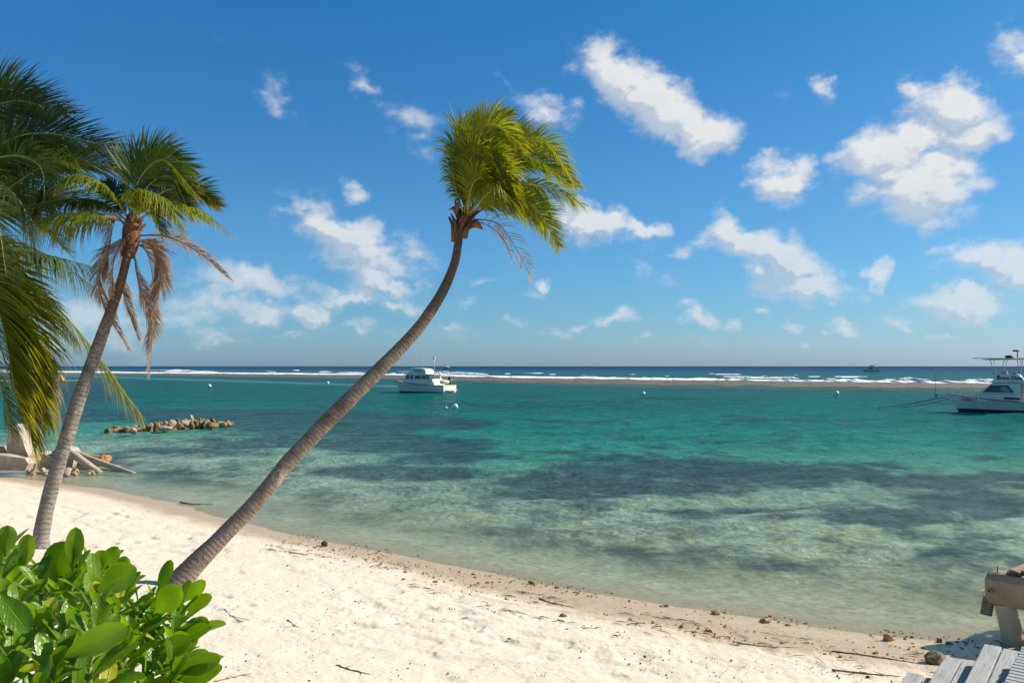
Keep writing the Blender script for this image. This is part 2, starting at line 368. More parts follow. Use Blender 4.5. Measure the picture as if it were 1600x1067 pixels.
def trunk_mat(name, c1, c2, cd, period):
    m, nt = mat(name); tc = N(nt, 'ShaderNodeTexCoord'); ob = tc.outputs['Object']
    sx = N(nt, 'ShaderNodeSeparateXYZ', {0: tc.outputs['UV']})
    nz = noise(nt, ob, 9., 4).outputs[0]
    w = math_(nt, 'FRACT', math_(nt, 'ADD', math_(nt, 'DIVIDE', sx.outputs[1], period), math_(nt, 'MULTIPLY', nz, 1.6)))
    ring = math_(nt, 'MULTIPLY', maprange(nt, w, .0, .22, 1, 0, True), maprange(nt, noise(nt, ob, 6, 3).outputs[0], .36, .60, .15, 1.))
    n2 = noise(nt, ob, 5, 6, .6).outputs[0]; n3 = noise(nt, ob, 38, 6, .7).outputs[0]
    c = mix(nt, maprange(nt, n2, .35, .65), c1, c2)
    c = mix(nt, maprange(nt, n3, .38, .62, .0, .55), c, tuple(x*.5 for x in c1))
    c = mix(nt, math_(nt, 'MULTIPLY', ring, .8), c, cd)
    st_ = noise(nt, ob, 1.3, 6, .7).outputs[0]
    c = mix(nt, maprange(nt, st_, .50, .64, 0, .55), c, tuple(x*.45 for x in c1))
    lc = noise(nt, ob, 7., 4, .6).outputs[0]
    c = mix(nt, maprange(nt, lc, .64, .68, 0, .55), c, (.46, .45, .38))
    sp = noise(nt, ob, 2.1, 5, .7).outputs[0]
    c = mix(nt, maprange(nt, sp, .60, .68, 0, .6), c, tuple(min(1, x*1.5) for x in c2))
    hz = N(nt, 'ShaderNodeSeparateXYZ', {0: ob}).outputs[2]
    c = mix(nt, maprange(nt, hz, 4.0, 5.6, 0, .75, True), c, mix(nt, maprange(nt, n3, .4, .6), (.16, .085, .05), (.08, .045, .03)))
    h = math_(nt, 'SUBTRACT', math_(nt, 'MULTIPLY', n3, .5), ring)
    p = N(nt, 'ShaderNodeBsdfPrincipled', {'Base Color': c, 'Roughness': .92, 'Specular IOR Level': .15})
    b = N(nt, 'ShaderNodeBump', {'Height': h, 'Distance': .02}); nt.links.new(b.outputs[0], p.inputs['Normal'])
    surf(nt, p.outputs[0]); return m
M['trunk'] = trunk_mat('palm_bark', (.25, .19, .145), (.42, .335, .26), (.045, .03, .025), .085)
M['trunk2'] = trunk_mat('grey_palm_bark', (.24, .20, .165), (.38, .33, .28), (.06, .05, .04), .11)

# ------------------------------------------------------------------ shoreline and beach
SHX = np.array([-400, -60, -30, -22, -14, -7.3, -3.1, 0, 2.5, 4.6, 6.5, 8.3, 14, 30, 60, 400.])
SHY = np.array([160, 52, 37.5, 33.6, 28.6, 22.6, 19.4, 17.0, 15.3, 14.2, 13.4, 12.8, 11.6, 9.5, 7, -20.])
def shore(X):
    k = np.linspace(-1.8, 1.8, 7); return sum(np.interp(X+d, SHX, SHY) for d in k)/7
def sdist(X, Y):
    y = shore(X); g = (shore(X+.5)-shore(X-.5)); return (y-Y)/np.sqrt(1+g*g)
def ground_z(X, Y):
    s = sdist(X, Y)+.35*(fbm(X*.45, Y*.45, 3, 5)-.5)
    zi = np.where(s > 0, np.interp(s, [0, 1.5, 4, 8, 14, 60], [0, .13, .36, .80, 1.45, 1.9]), np.interp(s, [-200, -40, -12, -5, -2, 0], [-6, -2.6, -.95, -.36, -.10, 0]))
    return zi
def gz(x, y): return float(ground_z(np.array([float(x)]), np.array([float(y)]))[0])
def ground_at(px, py, z=.4):
    for _ in range(12):
        p = onz(px, py, z); z = .5*z+.5*gz(p.x, p.y)
    return onz(px, py, z)

def rows_cols(y0, y1, step, umax, ustep):
    yr = []; d = CH*FPX/y0; dend = CH*FPX/y1
    while d > dend:
        yr.append(CH*FPX/d); d -= step if d > 6 else max(step*.5*d/6, .02)
    yr.append(y1)
    return np.array(yr), np.arange(-umax, umax+ustep, ustep)
yr, ur = rows_cols(6.0, 90, 1.0, .82, .0013)
UU, YY = np.meshgrid(ur, yr); XX = UU*YY
s_ = sdist(XX, YY)
Z = ground_z(XX, YY)
dry = np.clip((s_-.5)/1.5, 0, 1)
fp = fbm(XX*2.6, YY*2.6, 3, 11)                               # trampled, footprinted sand
dim = np.clip((.52-vnoise(XX*3.1+fp*1.5, YY*3.1, 21))*3, 0, 1)*np.clip((fbm(XX*.6, YY*.6, 2, 9)-.38)*6, 0, 1)
Z = Z+dry*((.020*(fp-.5)*2+.016*(fbm(XX*7, YY*7, 3, 3)-.5)-.040*dim)*(.45+1.1*np.clip((fbm(XX*.22, YY*.3, 2, 19)-.3)*2, 0, 1)))+.010*(fbm(XX*16, YY*16, 2, 2)-.5)*np.clip(dry+.25, 0, 1)
Z = Z+np.where(s_ < 0, .05*(fbm(XX*1.2, YY*1.2, 3, 4)-.5)*np.clip(-s_, 0, 1), 0)
scarp = np.exp(-((s_-1.75-.5*(fbm(XX*.5, YY*.5, 2, 31)-.5))/.12)**2); Z += .03*scarp*(XX > -2)*(XX < 12)*vnoise(XX*1.8, YY*1.8, 71)

def sand_mat():
    m, nt = mat('beach_sand'); tc = N(nt, 'ShaderNodeTexCoord').outputs['Object']
    s = N(nt, 'ShaderNodeAttribute', attribute_name='shore').outputs['Fac']
    n1 = noise(nt, tc, 1.1, 5).outputs[0]; n2 = noise(nt, tc, 9, 6, .7).outputs[0]; n3 = noise(nt, tc, 60, 4, .7).outputs[0]
    c = mix(nt, maprange(nt, n1, .35, .65), (.74, .655, .53), (.70, .605, .485))
    c = mix(nt, maprange(nt, n2, .4, .7, 0, .30), c, (.55, .46, .36))
    c = mix(nt, maprange(nt, n3, .60, .72, 0, .40), c, (.36, .29, .21))
    # grit scattered on the upper beach
    v = N(nt, 'ShaderNodeTexVoronoi', {'Vector': tc, 'Scale': 11.})
    grit = math_(nt, 'MULTIPLY', maprange(nt, v.outputs['Distance'], .10, .16, 1, 0), maprange(nt, noise(nt, tc, 1.6, 4).outputs[0], .50, .60))
    c = mix(nt, math_(nt, 'MULTIPLY', grit, .75), c, (.22, .17, .12))
    se = math_(nt, 'ADD', s, math_(nt, 'MULTIPLY', math_(nt, 'SUBTRACT', noise(nt, tc, .9, 4).outputs[0], .5), 1.1))
    damp = maprange(nt, se, 1.7, .45, 0, 1, True)
    wet = mix(nt, maprange(nt, n2, .4, .6), (.52, .40, .26), (.47, .34, .17))
    c = mix(nt, damp, c, wet)
    peb = N(nt, 'ShaderNodeTexVoronoi', {'Vector': tc, 'Scale': 17.}, feature='F1')
    pm = math_(nt, 'MULTIPLY', maprange(nt, noise(nt, tc, 2.3, 4).outputs[0], .46, .58), math_(nt, 'MULTIPLY', maprange(nt, se, -3.2, -.6), maprange(nt, se, 1.25, .8)))
    pc = mix(nt, N(nt, 'ShaderNodeSeparateColor', {0: peb.outputs['Color']}).outputs[0], (.50, .36, .17), (.17, .11, .05))
    c = mix(nt, math_(nt, 'MULTIPLY', pm, maprange(nt, peb.outputs['Distance'], .25, .42, .9, 0)), c, pc)
    deep = maprange(nt, s, -.1, -1.6, 0, .8)
    bott = mix(nt, maprange(nt, noise(nt, tc, 5.5, 7, .75).outputs[0], .40, .60), (.42, .36, .15), (.88, .86, .68))  # golden bed mottles, contrast raised to paint in ripple and caustic light
    c = mix(nt, deep, c, bott)
    p = N(nt, 'ShaderNodeBsdfPrincipled', {'Base Color': c, 'Roughness': maprange(nt, damp, 0, 1, .95, .34), 'Specular IOR Level': maprange(nt, damp, 0, 1, .1, .4)})
    h = math_(nt, 'ADD', math_(nt, 'MULTIPLY', n2, .6), math_(nt, 'MULTIPLY', n3, .25))
    h = math_(nt, 'ADD', h, math_(nt, 'MULTIPLY', math_(nt, 'MULTIPLY', pm, maprange(nt, peb.outputs['Distance'], .1, .4, 1, 0)), .8))
    b = N(nt, 'ShaderNodeBump', {'Height': h, 'Distance': maprange(nt, damp, 0, 1, .024, .010)}); nt.links.new(b.outputs[0], p.inputs['Normal'])
    surf(nt, p.outputs[0]); return m
M['sand'] = sand_mat()
beach = grid_mesh('beach', XX, YY, Z, M['sand'], {'shore': s_-1.0*np.clip((XX+3)/7, 0, 1)*np.clip(s_/.5, 0, 1)}); tag(beach, kind='structure')
# coarse ground under and around: behind the camera and far out to the sides
gx = np.concatenate([np.linspace(-400, -40, 30), np.linspace(-38, 38, 60), np.linspace(40, 400, 30)]); gy = np.concatenate([np.linspace(-60, 5.9, 30), np.linspace(6.5, 90, 60), np.linspace(100, 400, 20)])
GX, GY = np.meshgrid(gx, gy); GZ = ground_z(GX, GY)
inside = (np.abs(GX) < .80*GY) & (GY > 6.3) & (GY < 88); GZ = np.where(inside, GZ-.6, GZ-.02)
gb = grid_mesh('ground', GX, GY, GZ, M['sand'], {'shore': sdist(GX, GY)}); tag(gb, kind='structure')

# ------------------------------------------------------------------ the sea
RPX = np.array([-300, 100, 300, 500, 640, 800, 1000, 1200, 1480, 1700, 2000.])
R_IN = np.array([560, 430, 373, 311, 280, 222, 190, 176, 160, 150, 140.])
R_OUT = np.array([720, 560, 487, 420, 386, 311, 267, 243, 215, 200, 190.])
R_FOAM = np.array([1100, 861, 700, 600, 560, 448, 373, 329, 262, 240, 225.])
yr, ur = rows_cols(9.0, 30000, .9, .82, .0013)
UU, YY = np.meshgrid(ur, yr); XX = UU*YY
PX = 800+FPX*UU*math.cos(PITCH)          # where each point of the sea stands in the reference view, for laying out the beds
PY = 572+CH*FPX/YY
PYE = PY+np.clip((760-PX)/420, 0, 1)*85*np.clip((PY-628)/70, 0, 1)
def cc3(*c): return np.array(srgb(*c))
PYK = [572, 574.5, 577, 580, 585, 592, 600, 612, 630, 655, 690, 722, 760, 800, 850, 900, 960, 1100]
COL = [(22,58,112),(18,62,120),(12,74,128),(14,92,128),(20,100,118),(16,102,108),(14,106,104),(12,110,104),(6,118,114),(16,128,120),(40,146,132),(82,162,144),(138,182,164),(168,200,182),(182,210,186),(192,212,184),(200,208,176),(200,198,165)]
CK = np.array([cc3(*c) for c in COL])
base = np.stack([np.interp(PYE, PYK, CK[:, i]) for i in range(3)], -1)
def blend(b, col, a): return b*(1-a[..., None])+np.array(col)*a[..., None]
w1 = fbm(XX*.10, YY*.10, 5, 41); w2 = fbm(XX*.35, YY*.35, 4, 43); w3 = fbm(XX*1.1, YY*.7, 5, 44, .65)
wx = fbm(UU*9, np.log(YY)*10, 4, 47)
def patch(l, soft=.35, amp=1.):
    F = np.zeros_like(PX)
    for (cx, cy, rx, ry, st) in l:
        d = np.sqrt(((PX-cx)/rx)**2+((PY-cy)/ry)**2); F = np.maximum(F, st*(1.14-d))
    F = F+amp*((wx-.5)*1.1+(w2-.5)*.6+(w3-.5)*.9)
    return np.clip(F/soft, 0, 1)
light = patch([(760,690,150,18,1),(880,715,200,12,.8),(640,672,110,7,.7),(150,672,160,6,.9),(350,700,200,10,.5),(1100,700,260,9,.4),(960,655,200,10,.4)], .8)
base = blend(base, cc3(66, 160, 132), light*.6*(PY > 640))
dark = patch([(1150,738,330,20,1),(1000,752,230,16,1),(1340,803,240,13,.95),(1510,785,150,26,1),(1470,745,170,18,.8),(900,766,120,10,.8),(870,703,70,4,.6),(1180,792,180,9,.6),
              (300,650,280,12,1.25),(520,662,240,22,1.35),(640,690,150,20,1.2),(400,690,150,9,.9),(130,655,130,9,1.),(110,618,90,20,1.1),(600,736,150,12,1.05),(300,703,130,6,.6),(170,710,200,7,.5),(700,712,110,12,.7),(640,762,70,6,.3)], .45)
dk = np.where((PX < 700)[..., None], cc3(54, 84, 94), cc3(46, 66, 82))
base = base*(1-(dark*.78)[..., None])+dk*(dark*.78)[..., None]
mott = np.clip((fbm(XX*1.4, YY*1.1, 5, 51, .6)-.50)*6, 0, 1)*np.clip((PY-715)/90, 0, 1)
base = blend(base, cc3(170, 180, 100), mott*.5*(1-dark))
mot2 = np.clip((fbm(XX*1.1+9, YY*1.0, 5, 53, .6)-.53)*6, 0, 1)*np.clip((PY-715)/80, 0, 1)
base = blend(base, cc3(76, 108, 108), mot2*.5)
streak = np.exp(-((PY-(588+(PX-130)*.0315+1.2*(fbm(PX*.01, PX*0, 3, 3)-.5)))/1.5)**2)*(PX > 100)*(PX < 640)
base = blend(base, cc3(120, 180, 180), streak*.45)
inn = np.interp(PX, RPX, R_IN); out = np.interp(PX, RPX, R_OUT); fo = np.interp(PX, RPX, R_FOAM)
shelf = np.clip((YY-(inn-28))/22, 0, 1)*(YY < out)
base = blend(base, cc3(96, 112, 104), shelf*.8)
outside = (YY > fo)*np.clip(1-(YY-fo)/(fo*1.2), 0, 1)
base = blend(base, cc3(24, 122, 132), outside*.6)
tt = (YY-out*.93)/(fo-out*.93)
fn = fbm(XX*.02, YY*.015, 4, 61)
foam = np.clip((1-np.abs(tt-.30)/.50)*1.5-(1-fn)*1.0, 0, 1)*(tt > -.15)*(tt < 1.2)
crest = np.clip((fbm(UU*26, np.log(YY)*34, 3, 65)-.70)*14, 0, 1)*(tt > .8)*(tt < 2.2)
foam = np.maximum(foam, crest)
depth = np.maximum(-ground_z(XX, YY), -.5)
# geometry of the waves (dropped where the sheet gets too coarse for them)
dY = np.gradient(yr)[:, None]*np.ones_like(XX); dX = YY*.0013
ZW = np.zeros_like(XX); damp = np.clip((depth+.02)/.5, .0, 1)
wr = np.random.default_rng(3)
for i in range(46):
    lam = .32*(1.105**i); th = R(-70)+wr.normal(0, .55); k = 2*math.pi/lam; kx, ky = k*math.cos(th), k*math.sin(th)
    a = .0052*lam**.8*(1 if lam < 5 else 5/lam)
    att = np.clip(lam/(3.2*np.maximum(dY*abs(math.sin(th))+1e-6, dX*abs(math.cos(th))))-.6, 0, 1)
    ph = wr.uniform(0, 6.28); s1 = .5+.5*np.sin(kx*XX+ky*YY+ph+1.5*vnoise(XX/lam/3, YY/lam/3, i))
    ZW += a*att*(2*s1**1.4-1)
ZW *= damp*np.clip(400/YY, 0, 1)
def water_mat():
    m, nt = mat('sea_water'); tc = N(nt, 'ShaderNodeTexCoord').outputs['Object']
    body = N(nt, 'ShaderNodeAttribute', attribute_name='bed').outputs['Color']
    foam = N(nt, 'ShaderNodeAttribute', attribute_name='foam').outputs['Fac']
    dep = N(nt, 'ShaderNodeAttribute', attribute_name='depth').outputs['Fac']
    far = N(nt, 'ShaderNodeAttribute', attribute_name='offshore').outputs['Fac']
    st = N(nt, 'ShaderNodeMapping', {0: tc, 'Scale': (.8, .8, 1), 'Rotation': (0, 0, R(-4))}).outputs[0]
    a1 = noise(nt, st, 1.1, 9, .72, .5).outputs[0]; a2 = noise(nt, st, 6.5, 6, .7, .5).outputs[0]
    b1 = noise(nt, st, .25, 7, .7, .3).outputs[0]
    ripple_shade = math_(nt, 'ADD', math_(nt, 'MULTIPLY', maprange(nt, a1, .34, .66), .5), math_(nt, 'MULTIPLY', maprange(nt, a2, .38, .62), .5))
    c = mix(nt, 1., body, mix(nt, ripple_shade, (.42, .51, .55), (1.68, 1.56, 1.46)), 'MULTIPLY')  # light and dark sides of the ripples painted into the body colour
    c = mix(nt, 1., c, mix(nt, maprange(nt, b1, .3, .7), (.82, .86, .88), (1.16, 1.12, 1.10)), 'MULTIPLY')
    # whitecaps on the open sea
    wc = N(nt, 'ShaderNodeMapping', {0: tc, 'Scale': (.05, .017, 1)}).outputs[0]
    wn = noise(nt, wc, 1., 5, .7).outputs[0]
    cap = math_(nt, 'MULTIPLY', maprange(nt, wn, .735, .76), maprange(nt, far, .2, .6))
    fm = math_(nt, 'MAXIMUM', math_(nt, 'MULTIPLY', maprange(nt, math_(nt, 'ADD', foam, math_(nt, 'MULTIPLY', math_(nt, 'SUBTRACT', noise(nt, tc, .12, 5, .7).outputs[0], .5), .7)), .25, .55), maprange(nt, foam, .0, .1)), math_(nt, 'MULTIPLY', cap, .7))
    c = mix(nt, fm, c, (.80, .82, .82))
    nb = noise(nt, st, 3.4, 9, .70, .35).outputs[0]; nb2 = noise(nt, st, 14, 4, .6).outputs[0]
    sh = maprange(nt, dep, .0, .35, .18, 1.)
    hh = math_(nt, 'MULTIPLY', math_(nt, 'ADD', nb, math_(nt, 'MULTIPLY', nb2, .18)), sh)
    bp = N(nt, 'ShaderNodeBump', {'Height': hh, 'Distance': .16})
    nbf = noise(nt, st, .55, 6, .6).outputs[0]
    bp2 = N(nt, 'ShaderNodeBump', {'Height': math_(nt, 'MULTIPLY', nbf, sh), 'Distance': .35}); nt.links.new(bp.outputs[0], bp2.inputs['Normal'])
    df = N(nt, 'ShaderNodeBsdfDiffuse', {0: c}); nt.links.new(bp2.outputs[0], df.inputs['Normal'])
    tr = N(nt, 'ShaderNodeBsdfTransparent', {0: (.93, .97, .94, 1)})
    al = math_(nt, 'SUBTRACT', 1., math_(nt, 'EXPONENT', math_(nt, 'MULTIPLY', math_(nt, 'MAXIMUM', dep, .0), -4.2)))
    al = math_(nt, 'MAXIMUM', al, fm)
    m1 = N(nt, 'ShaderNodeMixShader', {0: al}); nt.links.new(tr.outputs[0], m1.inputs[1]); nt.links.new(df.outputs[0], m1.inputs[2])
    gl = N(nt, 'ShaderNodeBsdfGlossy', {0: (1, 1, 1, 1), 'Roughness': .09}); nt.links.new(bp2.outputs[0], gl.inputs['Normal'])
    fr = N(nt, 'ShaderNodeFresnel', {'IOR': 1.33}); nt.links.new(bp2.outputs[0], fr.inputs['Normal'])
    fk = math_(nt, 'MINIMUM', math_(nt, 'MULTIPLY', math_(nt, 'POWER', fr.outputs[0], 1.15), .62), math_(nt, 'MULTIPLY', maprange(nt, dep, .3, 3., .36, .17), maprange(nt, far, 0, 1, 1., .7)))
    fk = math_(nt, 'MULTIPLY', fk, math_(nt, 'SUBTRACT', 1., fm))
    m2 = N(nt, 'ShaderNodeMixShader', {0: fk}); nt.links.new(m1.outputs[0], m2.inputs[1]); nt.links.new(gl.outputs[0], m2.inputs[2])
    surf(nt, m2.outputs[0]); return m
M['water'] = water_mat()
KW = .60
sea = grid_mesh('sea', XX, YY, ZW, M['water'], {'bed': base*KW, 'foam': foam, 'depth': depth, 'offshore': np.clip((YY-fo)/800, 0, 1)*(YY > fo)})
tag(sea, kind='structure')
def side_sea(sg):
    u = np.linspace(.82, 6, 40)*sg; y = np.geomspace(9, 30000, 90); U, Yv = np.meshgrid(u, y); X = U*Yv
    b = np.stack([np.interp(572+CH*FPX/Yv, PYK, CK[:, i]) for i in range(3)], -1)
    o = grid_mesh('sea', X, Yv, np.zeros_like(X), M['water'], {'bed': b*KW, 'foam': X*0, 'depth': np.maximum(-ground_z(X, Yv), -.5), 'offshore': np.clip((Yv-400)/800, 0, 1)})
    tag(o, kind='structure')
side_sea(1); side_sea(-1)

# ------------------------------------------------------------------ reef flat and surf
u = np.linspace(-.95, .95, 1500); t = np.linspace(0, 1, 46); U, T = np.meshgrid(u, t); P = 800+FPX*U
Yr = np.interp(P, RPX, R_IN)*(1-T)+np.interp(P, RPX, R_OUT)*T+6*(fbm(U*40, T*2, 4, 81)-.5)*2; Xr = U*Yr
edge = np.clip(np.minimum(T, 1-T)*5, 0, 1)
Zr = -.10+edge*(.10+.55*np.clip(fbm(Xr*.35, Yr*.35, 4, 83)-.33, 0, 1)+.5*np.clip(fbm(Xr*.12, Yr*.12, 3, 85)-.55, 0, 1)*2*(T > .35))
reefm = simple('reef_rubble', (.155, .135, .11), (.05, .042, .035), .9, .9, .1, 1.5)
reef = grid_mesh('reef_flat', Xr, Yr, Zr, reefm); tag(reef, kind='structure')
foamm = simple('surf_foam', (.86, .86, .84), (.78, .80, .79), .8, .5, .15, 1.5)
mb = MB()
for (off, amp, frq, sd_, thr, p0, p1) in ((.06, .40, 60, 91, .38, -100, 1750), (.30, .45, 44, 93, .50, -100, 1750), (.62, .7, 24, 95, .52, 300, 1750), (1.0, .9, 16, 97, .60, 500, 1750), (1.5, .9, 16, 99, .66, 200, 1500)):
    rings = []; n = 1300
    for i in range(n):
        uu = -.8+1.6*i/(n-1); p = 800+FPX*uu; o_, f_ = np.interp(p, RPX, R_OUT), np.interp(p, RPX, R_FOAM)
        Yc = o_+(f_-o_)*off+8*(float(fbm(np.array(uu*frq), np.array(1.), 3, sd_))-.5)
        e = float(fbm(np.array(uu*frq), np.array(4.), 5, sd_+1)); h = amp*min(max((e-thr)/.22, 0), 1)*(.75+.5*random.random())*(p0 < p < p1)
        if h < .08:
            if len(rings) > 2: mb.loft(rings)
            rings = []; continue
        c = Vector((uu*Yc, Yc, 0)); r = []
        for (dy, hz) in ((-3.4, -.05), (-2.2, .35), (-1.2, .8), (-.3, 1.), (.6, .85), (2.2, .3), (4, -.05)):
            hh = hz*h; r.append((c.x, c.y+dy*(1+.3*random.random()), hh+.12*h*random.uniform(-1, 1) if hz > 0 else hz))
        rings.append(r)
    if len(rings) > 2: mb.loft(rings)
so = mb.build('surf', foamm); tag(so, 'white surf breaking along the outer edge of the reef', 'surf', kind='stuff')

# ------------------------------------------------------------------ palms
def catmull(pts, n):
    P = [pts[0]*2-pts[1]]+pts+[pts[-1]*2-pts[-2]]; out = []
    m = len(pts)-1
    for i in range(n):
        x = i/(n-1)*m; k = min(int(x), m-1); t = x-k; a, b, c, d = P[k:k+4]
        out.append(.5*((2*b)+(c-a)*t+(2*a-5*b+4*c-d)*t*t+(3*b-a-3*c+d)*t**3))
    return out
def frond(parent, pts, L, n=62, roll=0., droop=.6, wind=(.25, 0, .02), width=.034, spread=(68, 24), t0=.13, ragged=.12, dead=False, material='palm', rr=.022, skip=.0, name=None, fold=.35):
    mb = MB(); C = catmull(pts, 48); m = len(C)
    mb.tube(C, [rr*(1-.86*i/(m-1)) for i in range(m)], 5, 1)
    rl = R(roll); wind = Vector(wind)
    Ltot = sum((C[i+1]-C[i]).length for i in range(m-1))
    for k in range(n):
        t = t0+(1-t0)*(k+.5)/n; x = t*(m-1); i = min(int(x), m-2); p = C[i].lerp(C[i+1], x-i)
        T = (C[min(i+2, m-1)]-C[max(i-1, 0)]).normalized()
        Sx = T.cross(Vector((0, 0, 1)))
        if Sx.length < .05: Sx = T.cross(Vector((0, 1, 0)))
        Sx.normalize(); Nn = Sx.cross(T).normalized()
        S2 = Sx*math.cos(rl)+Nn*math.sin(rl); N2 = Nn*math.cos(rl)-Sx*math.sin(rl)
        for sd_ in (-1, 1):
            if random.random() < skip: continue
            ang = R(spread[0]+(spread[1]-spread[0])*t**1.3+random.gauss(0, 5))
            d = T*math.cos(ang)+S2*sd_*math.sin(ang)+N2*(fold+random.gauss(0, .07)); d.normalize()
            prof = (min(1, (t-t0)/.22+.35))*(1-.62*max(0, (t-.55)/.45)**1.5)
            l = L*prof*(1+random.gauss(0, ragged)); w = width*(.85+.3*random.random())*(.6+.4*prof)
            q = p.copy(); ns = 5; vs = []; uv = []; fr = []
            gd = droop*(1+random.gauss(0, .2))
            for s in range(ns+1):
                ws = (.45, 1, .95, .75, .45, .06)[s]*w/2
                side = d.cross(N2)
                if side.length < .05: side = d.cross(Vector((0, 1, 0)))
                side.normalize(); vs += [q+side*ws, q-side*ws]; uv += [(t, s/ns)]*2
                q = q+d*(l/ns); d = (d+(Vector((0, 0, -1))*gd+wind*(1+random.gauss(0, .15)))*(.34*(s+1)/ns*1.6)).normalized()
            mb.add(vs, [(2*s, 2*s+1, 2*s+3, 2*s+2) for s in range(ns)], 0, uv)
    mk = 'palmdead' if dead else material
    o = mb.build(name or ('dead_frond' if dead else 'frond'), [M[mk], M['rachisdead' if dead else 'rachis']], parent)
    return o
def trunk(parent, ctrl, material, n=260, ring=.05, step=.09, seed=1):
    """ctrl: (point, radius)"""
    pts = catmull([c[0] for c in ctrl], n); rd = np.interp(np.linspace(0, 1, n), np.linspace(0, 1, len(ctrl)), [c[1] for c in ctrl])
    mb = MB(); rs = []; Ls = 0; rr = random.Random(seed)
    nn = 28; u = None; rings = []; uv = []
    L = 0
    for i, p in enumerate(pts):
        T = (pts[min(i+1, n-1)]-pts[max(i-1, 0)]).normalized()
        if u is None: u = T.cross(Vector((0, 1, 0))).normalized()
        u = (u-T*u.dot(T)).normalized(); w = T.cross(u)
        if i: L += (p-pts[i-1]).length
        for k in range(nn):
            a = 2*math.pi*k/nn; cx, cy = math.cos(a), math.sin(a)
            nz = float(vn1(L*2.4+cx*.8, cy*.8+3.7*seed)); ph = (L/step+.8*float(vn1(cx*1.3+L*.8, cy*1.3+9)))%1
            r_ = rd[i]*(1+ring*(1-ph)-.35*ring+(nz-.5)*.13)
            mb.v.append(tuple(p+(u*cx+w*cy)*r_)); mb.uv.append((k/nn, L))
    for i in range(n-1):
        for k in range(nn): mb.f.append((i*nn+k, i*nn+(k+1) % nn, (i+1)*nn+(k+1) % nn, (i+1)*nn+k)); mb.m.append(0)
    mb.f.append(tuple((n-1)*nn+k for k in range(nn))); mb.m.append(0)
    return mb.build('trunk', M[material], parent)
def vn1(a, b): return vnoise(np.array([a]), np.array([b]), 77)[0]

def pp(D):            # frond path given in reference-view pixels and a real depth offset
    return lambda l: [at(x, y, D+dy) for (x, y, dy) in l]

# --- the leaning palm in the middle
g0 = ground_at(272, 912)
bend = empty('coconut_palm', (g0.x, g0.y, g0.z), 'tall leaning coconut palm with a long curved trunk, in the middle of the photo', 'palm tree', 'coconut palms on the beach')
D0 = g0.y
ctrl = []
for i, (x, y, w) in enumerate([(255,930,66),(300,886,46),(350,836,36),(400,783,34),(450,723,34),(502,668,34),(556,614,33),(606,564,30),(656,510,25),(690,458,22),(709,415,19),(716,380,18),(719,352,13),(724,330,11)]):
    D = D0-.15+3.6*i/13; ctrl.append((at(x, y, D), w*D/FPX/2*.71))
ctrl[0] = (ctrl[0][0]+Vector((-.1, 0, -.25)), ctrl[0][1])
trunk(bend, ctrl, 'trunk', 420, .05, .075, 1)
DC = D0+3.25; q = pp(DC)
rb = random.Random(4); mb = MB()
for i in range(26):                       # old leaf bases and fibre around the crown shaft
    a = rb.uniform(0, 6.28); h = rb.uniform(0, .45); c0 = at(717+rb.uniform(-3, 4), 372-h*90, DC+.1*math.sin(a)); 
    d = Vector((math.cos(a)*.20+.05, math.sin(a)*.20, .12+.16*rb.random()))
    mb.tube([c0, c0+d*.6, c0+d*(1.1+.5*rb.random())+Vector((.03, 0, .02))], [.085, .10, .02+.03*rb.random()], 7, 0, True, .45)
c0 = at(709, 378, DC-.05); mb.tube([c0, at(711, 352, DC-.05)], [.07, .10], 6, 0)
mb.tube([at(735, 350, DC), at(745, 350, DC-.1), at(754, 358, DC-.1)], [.10, .09, .02], 6, 0)
mb.tube([at(716, 335, DC), at(708, 325, DC), at(701, 328, DC)], [.07, .05, .01], 6, 0)
mb.tube([at(722, 372, DC), at(722, 350, DC), at(728, 326, DC)], [.13, .17, .12], 9, 0)
mb.build('leaf_base_fibre', M['boots'], bend)
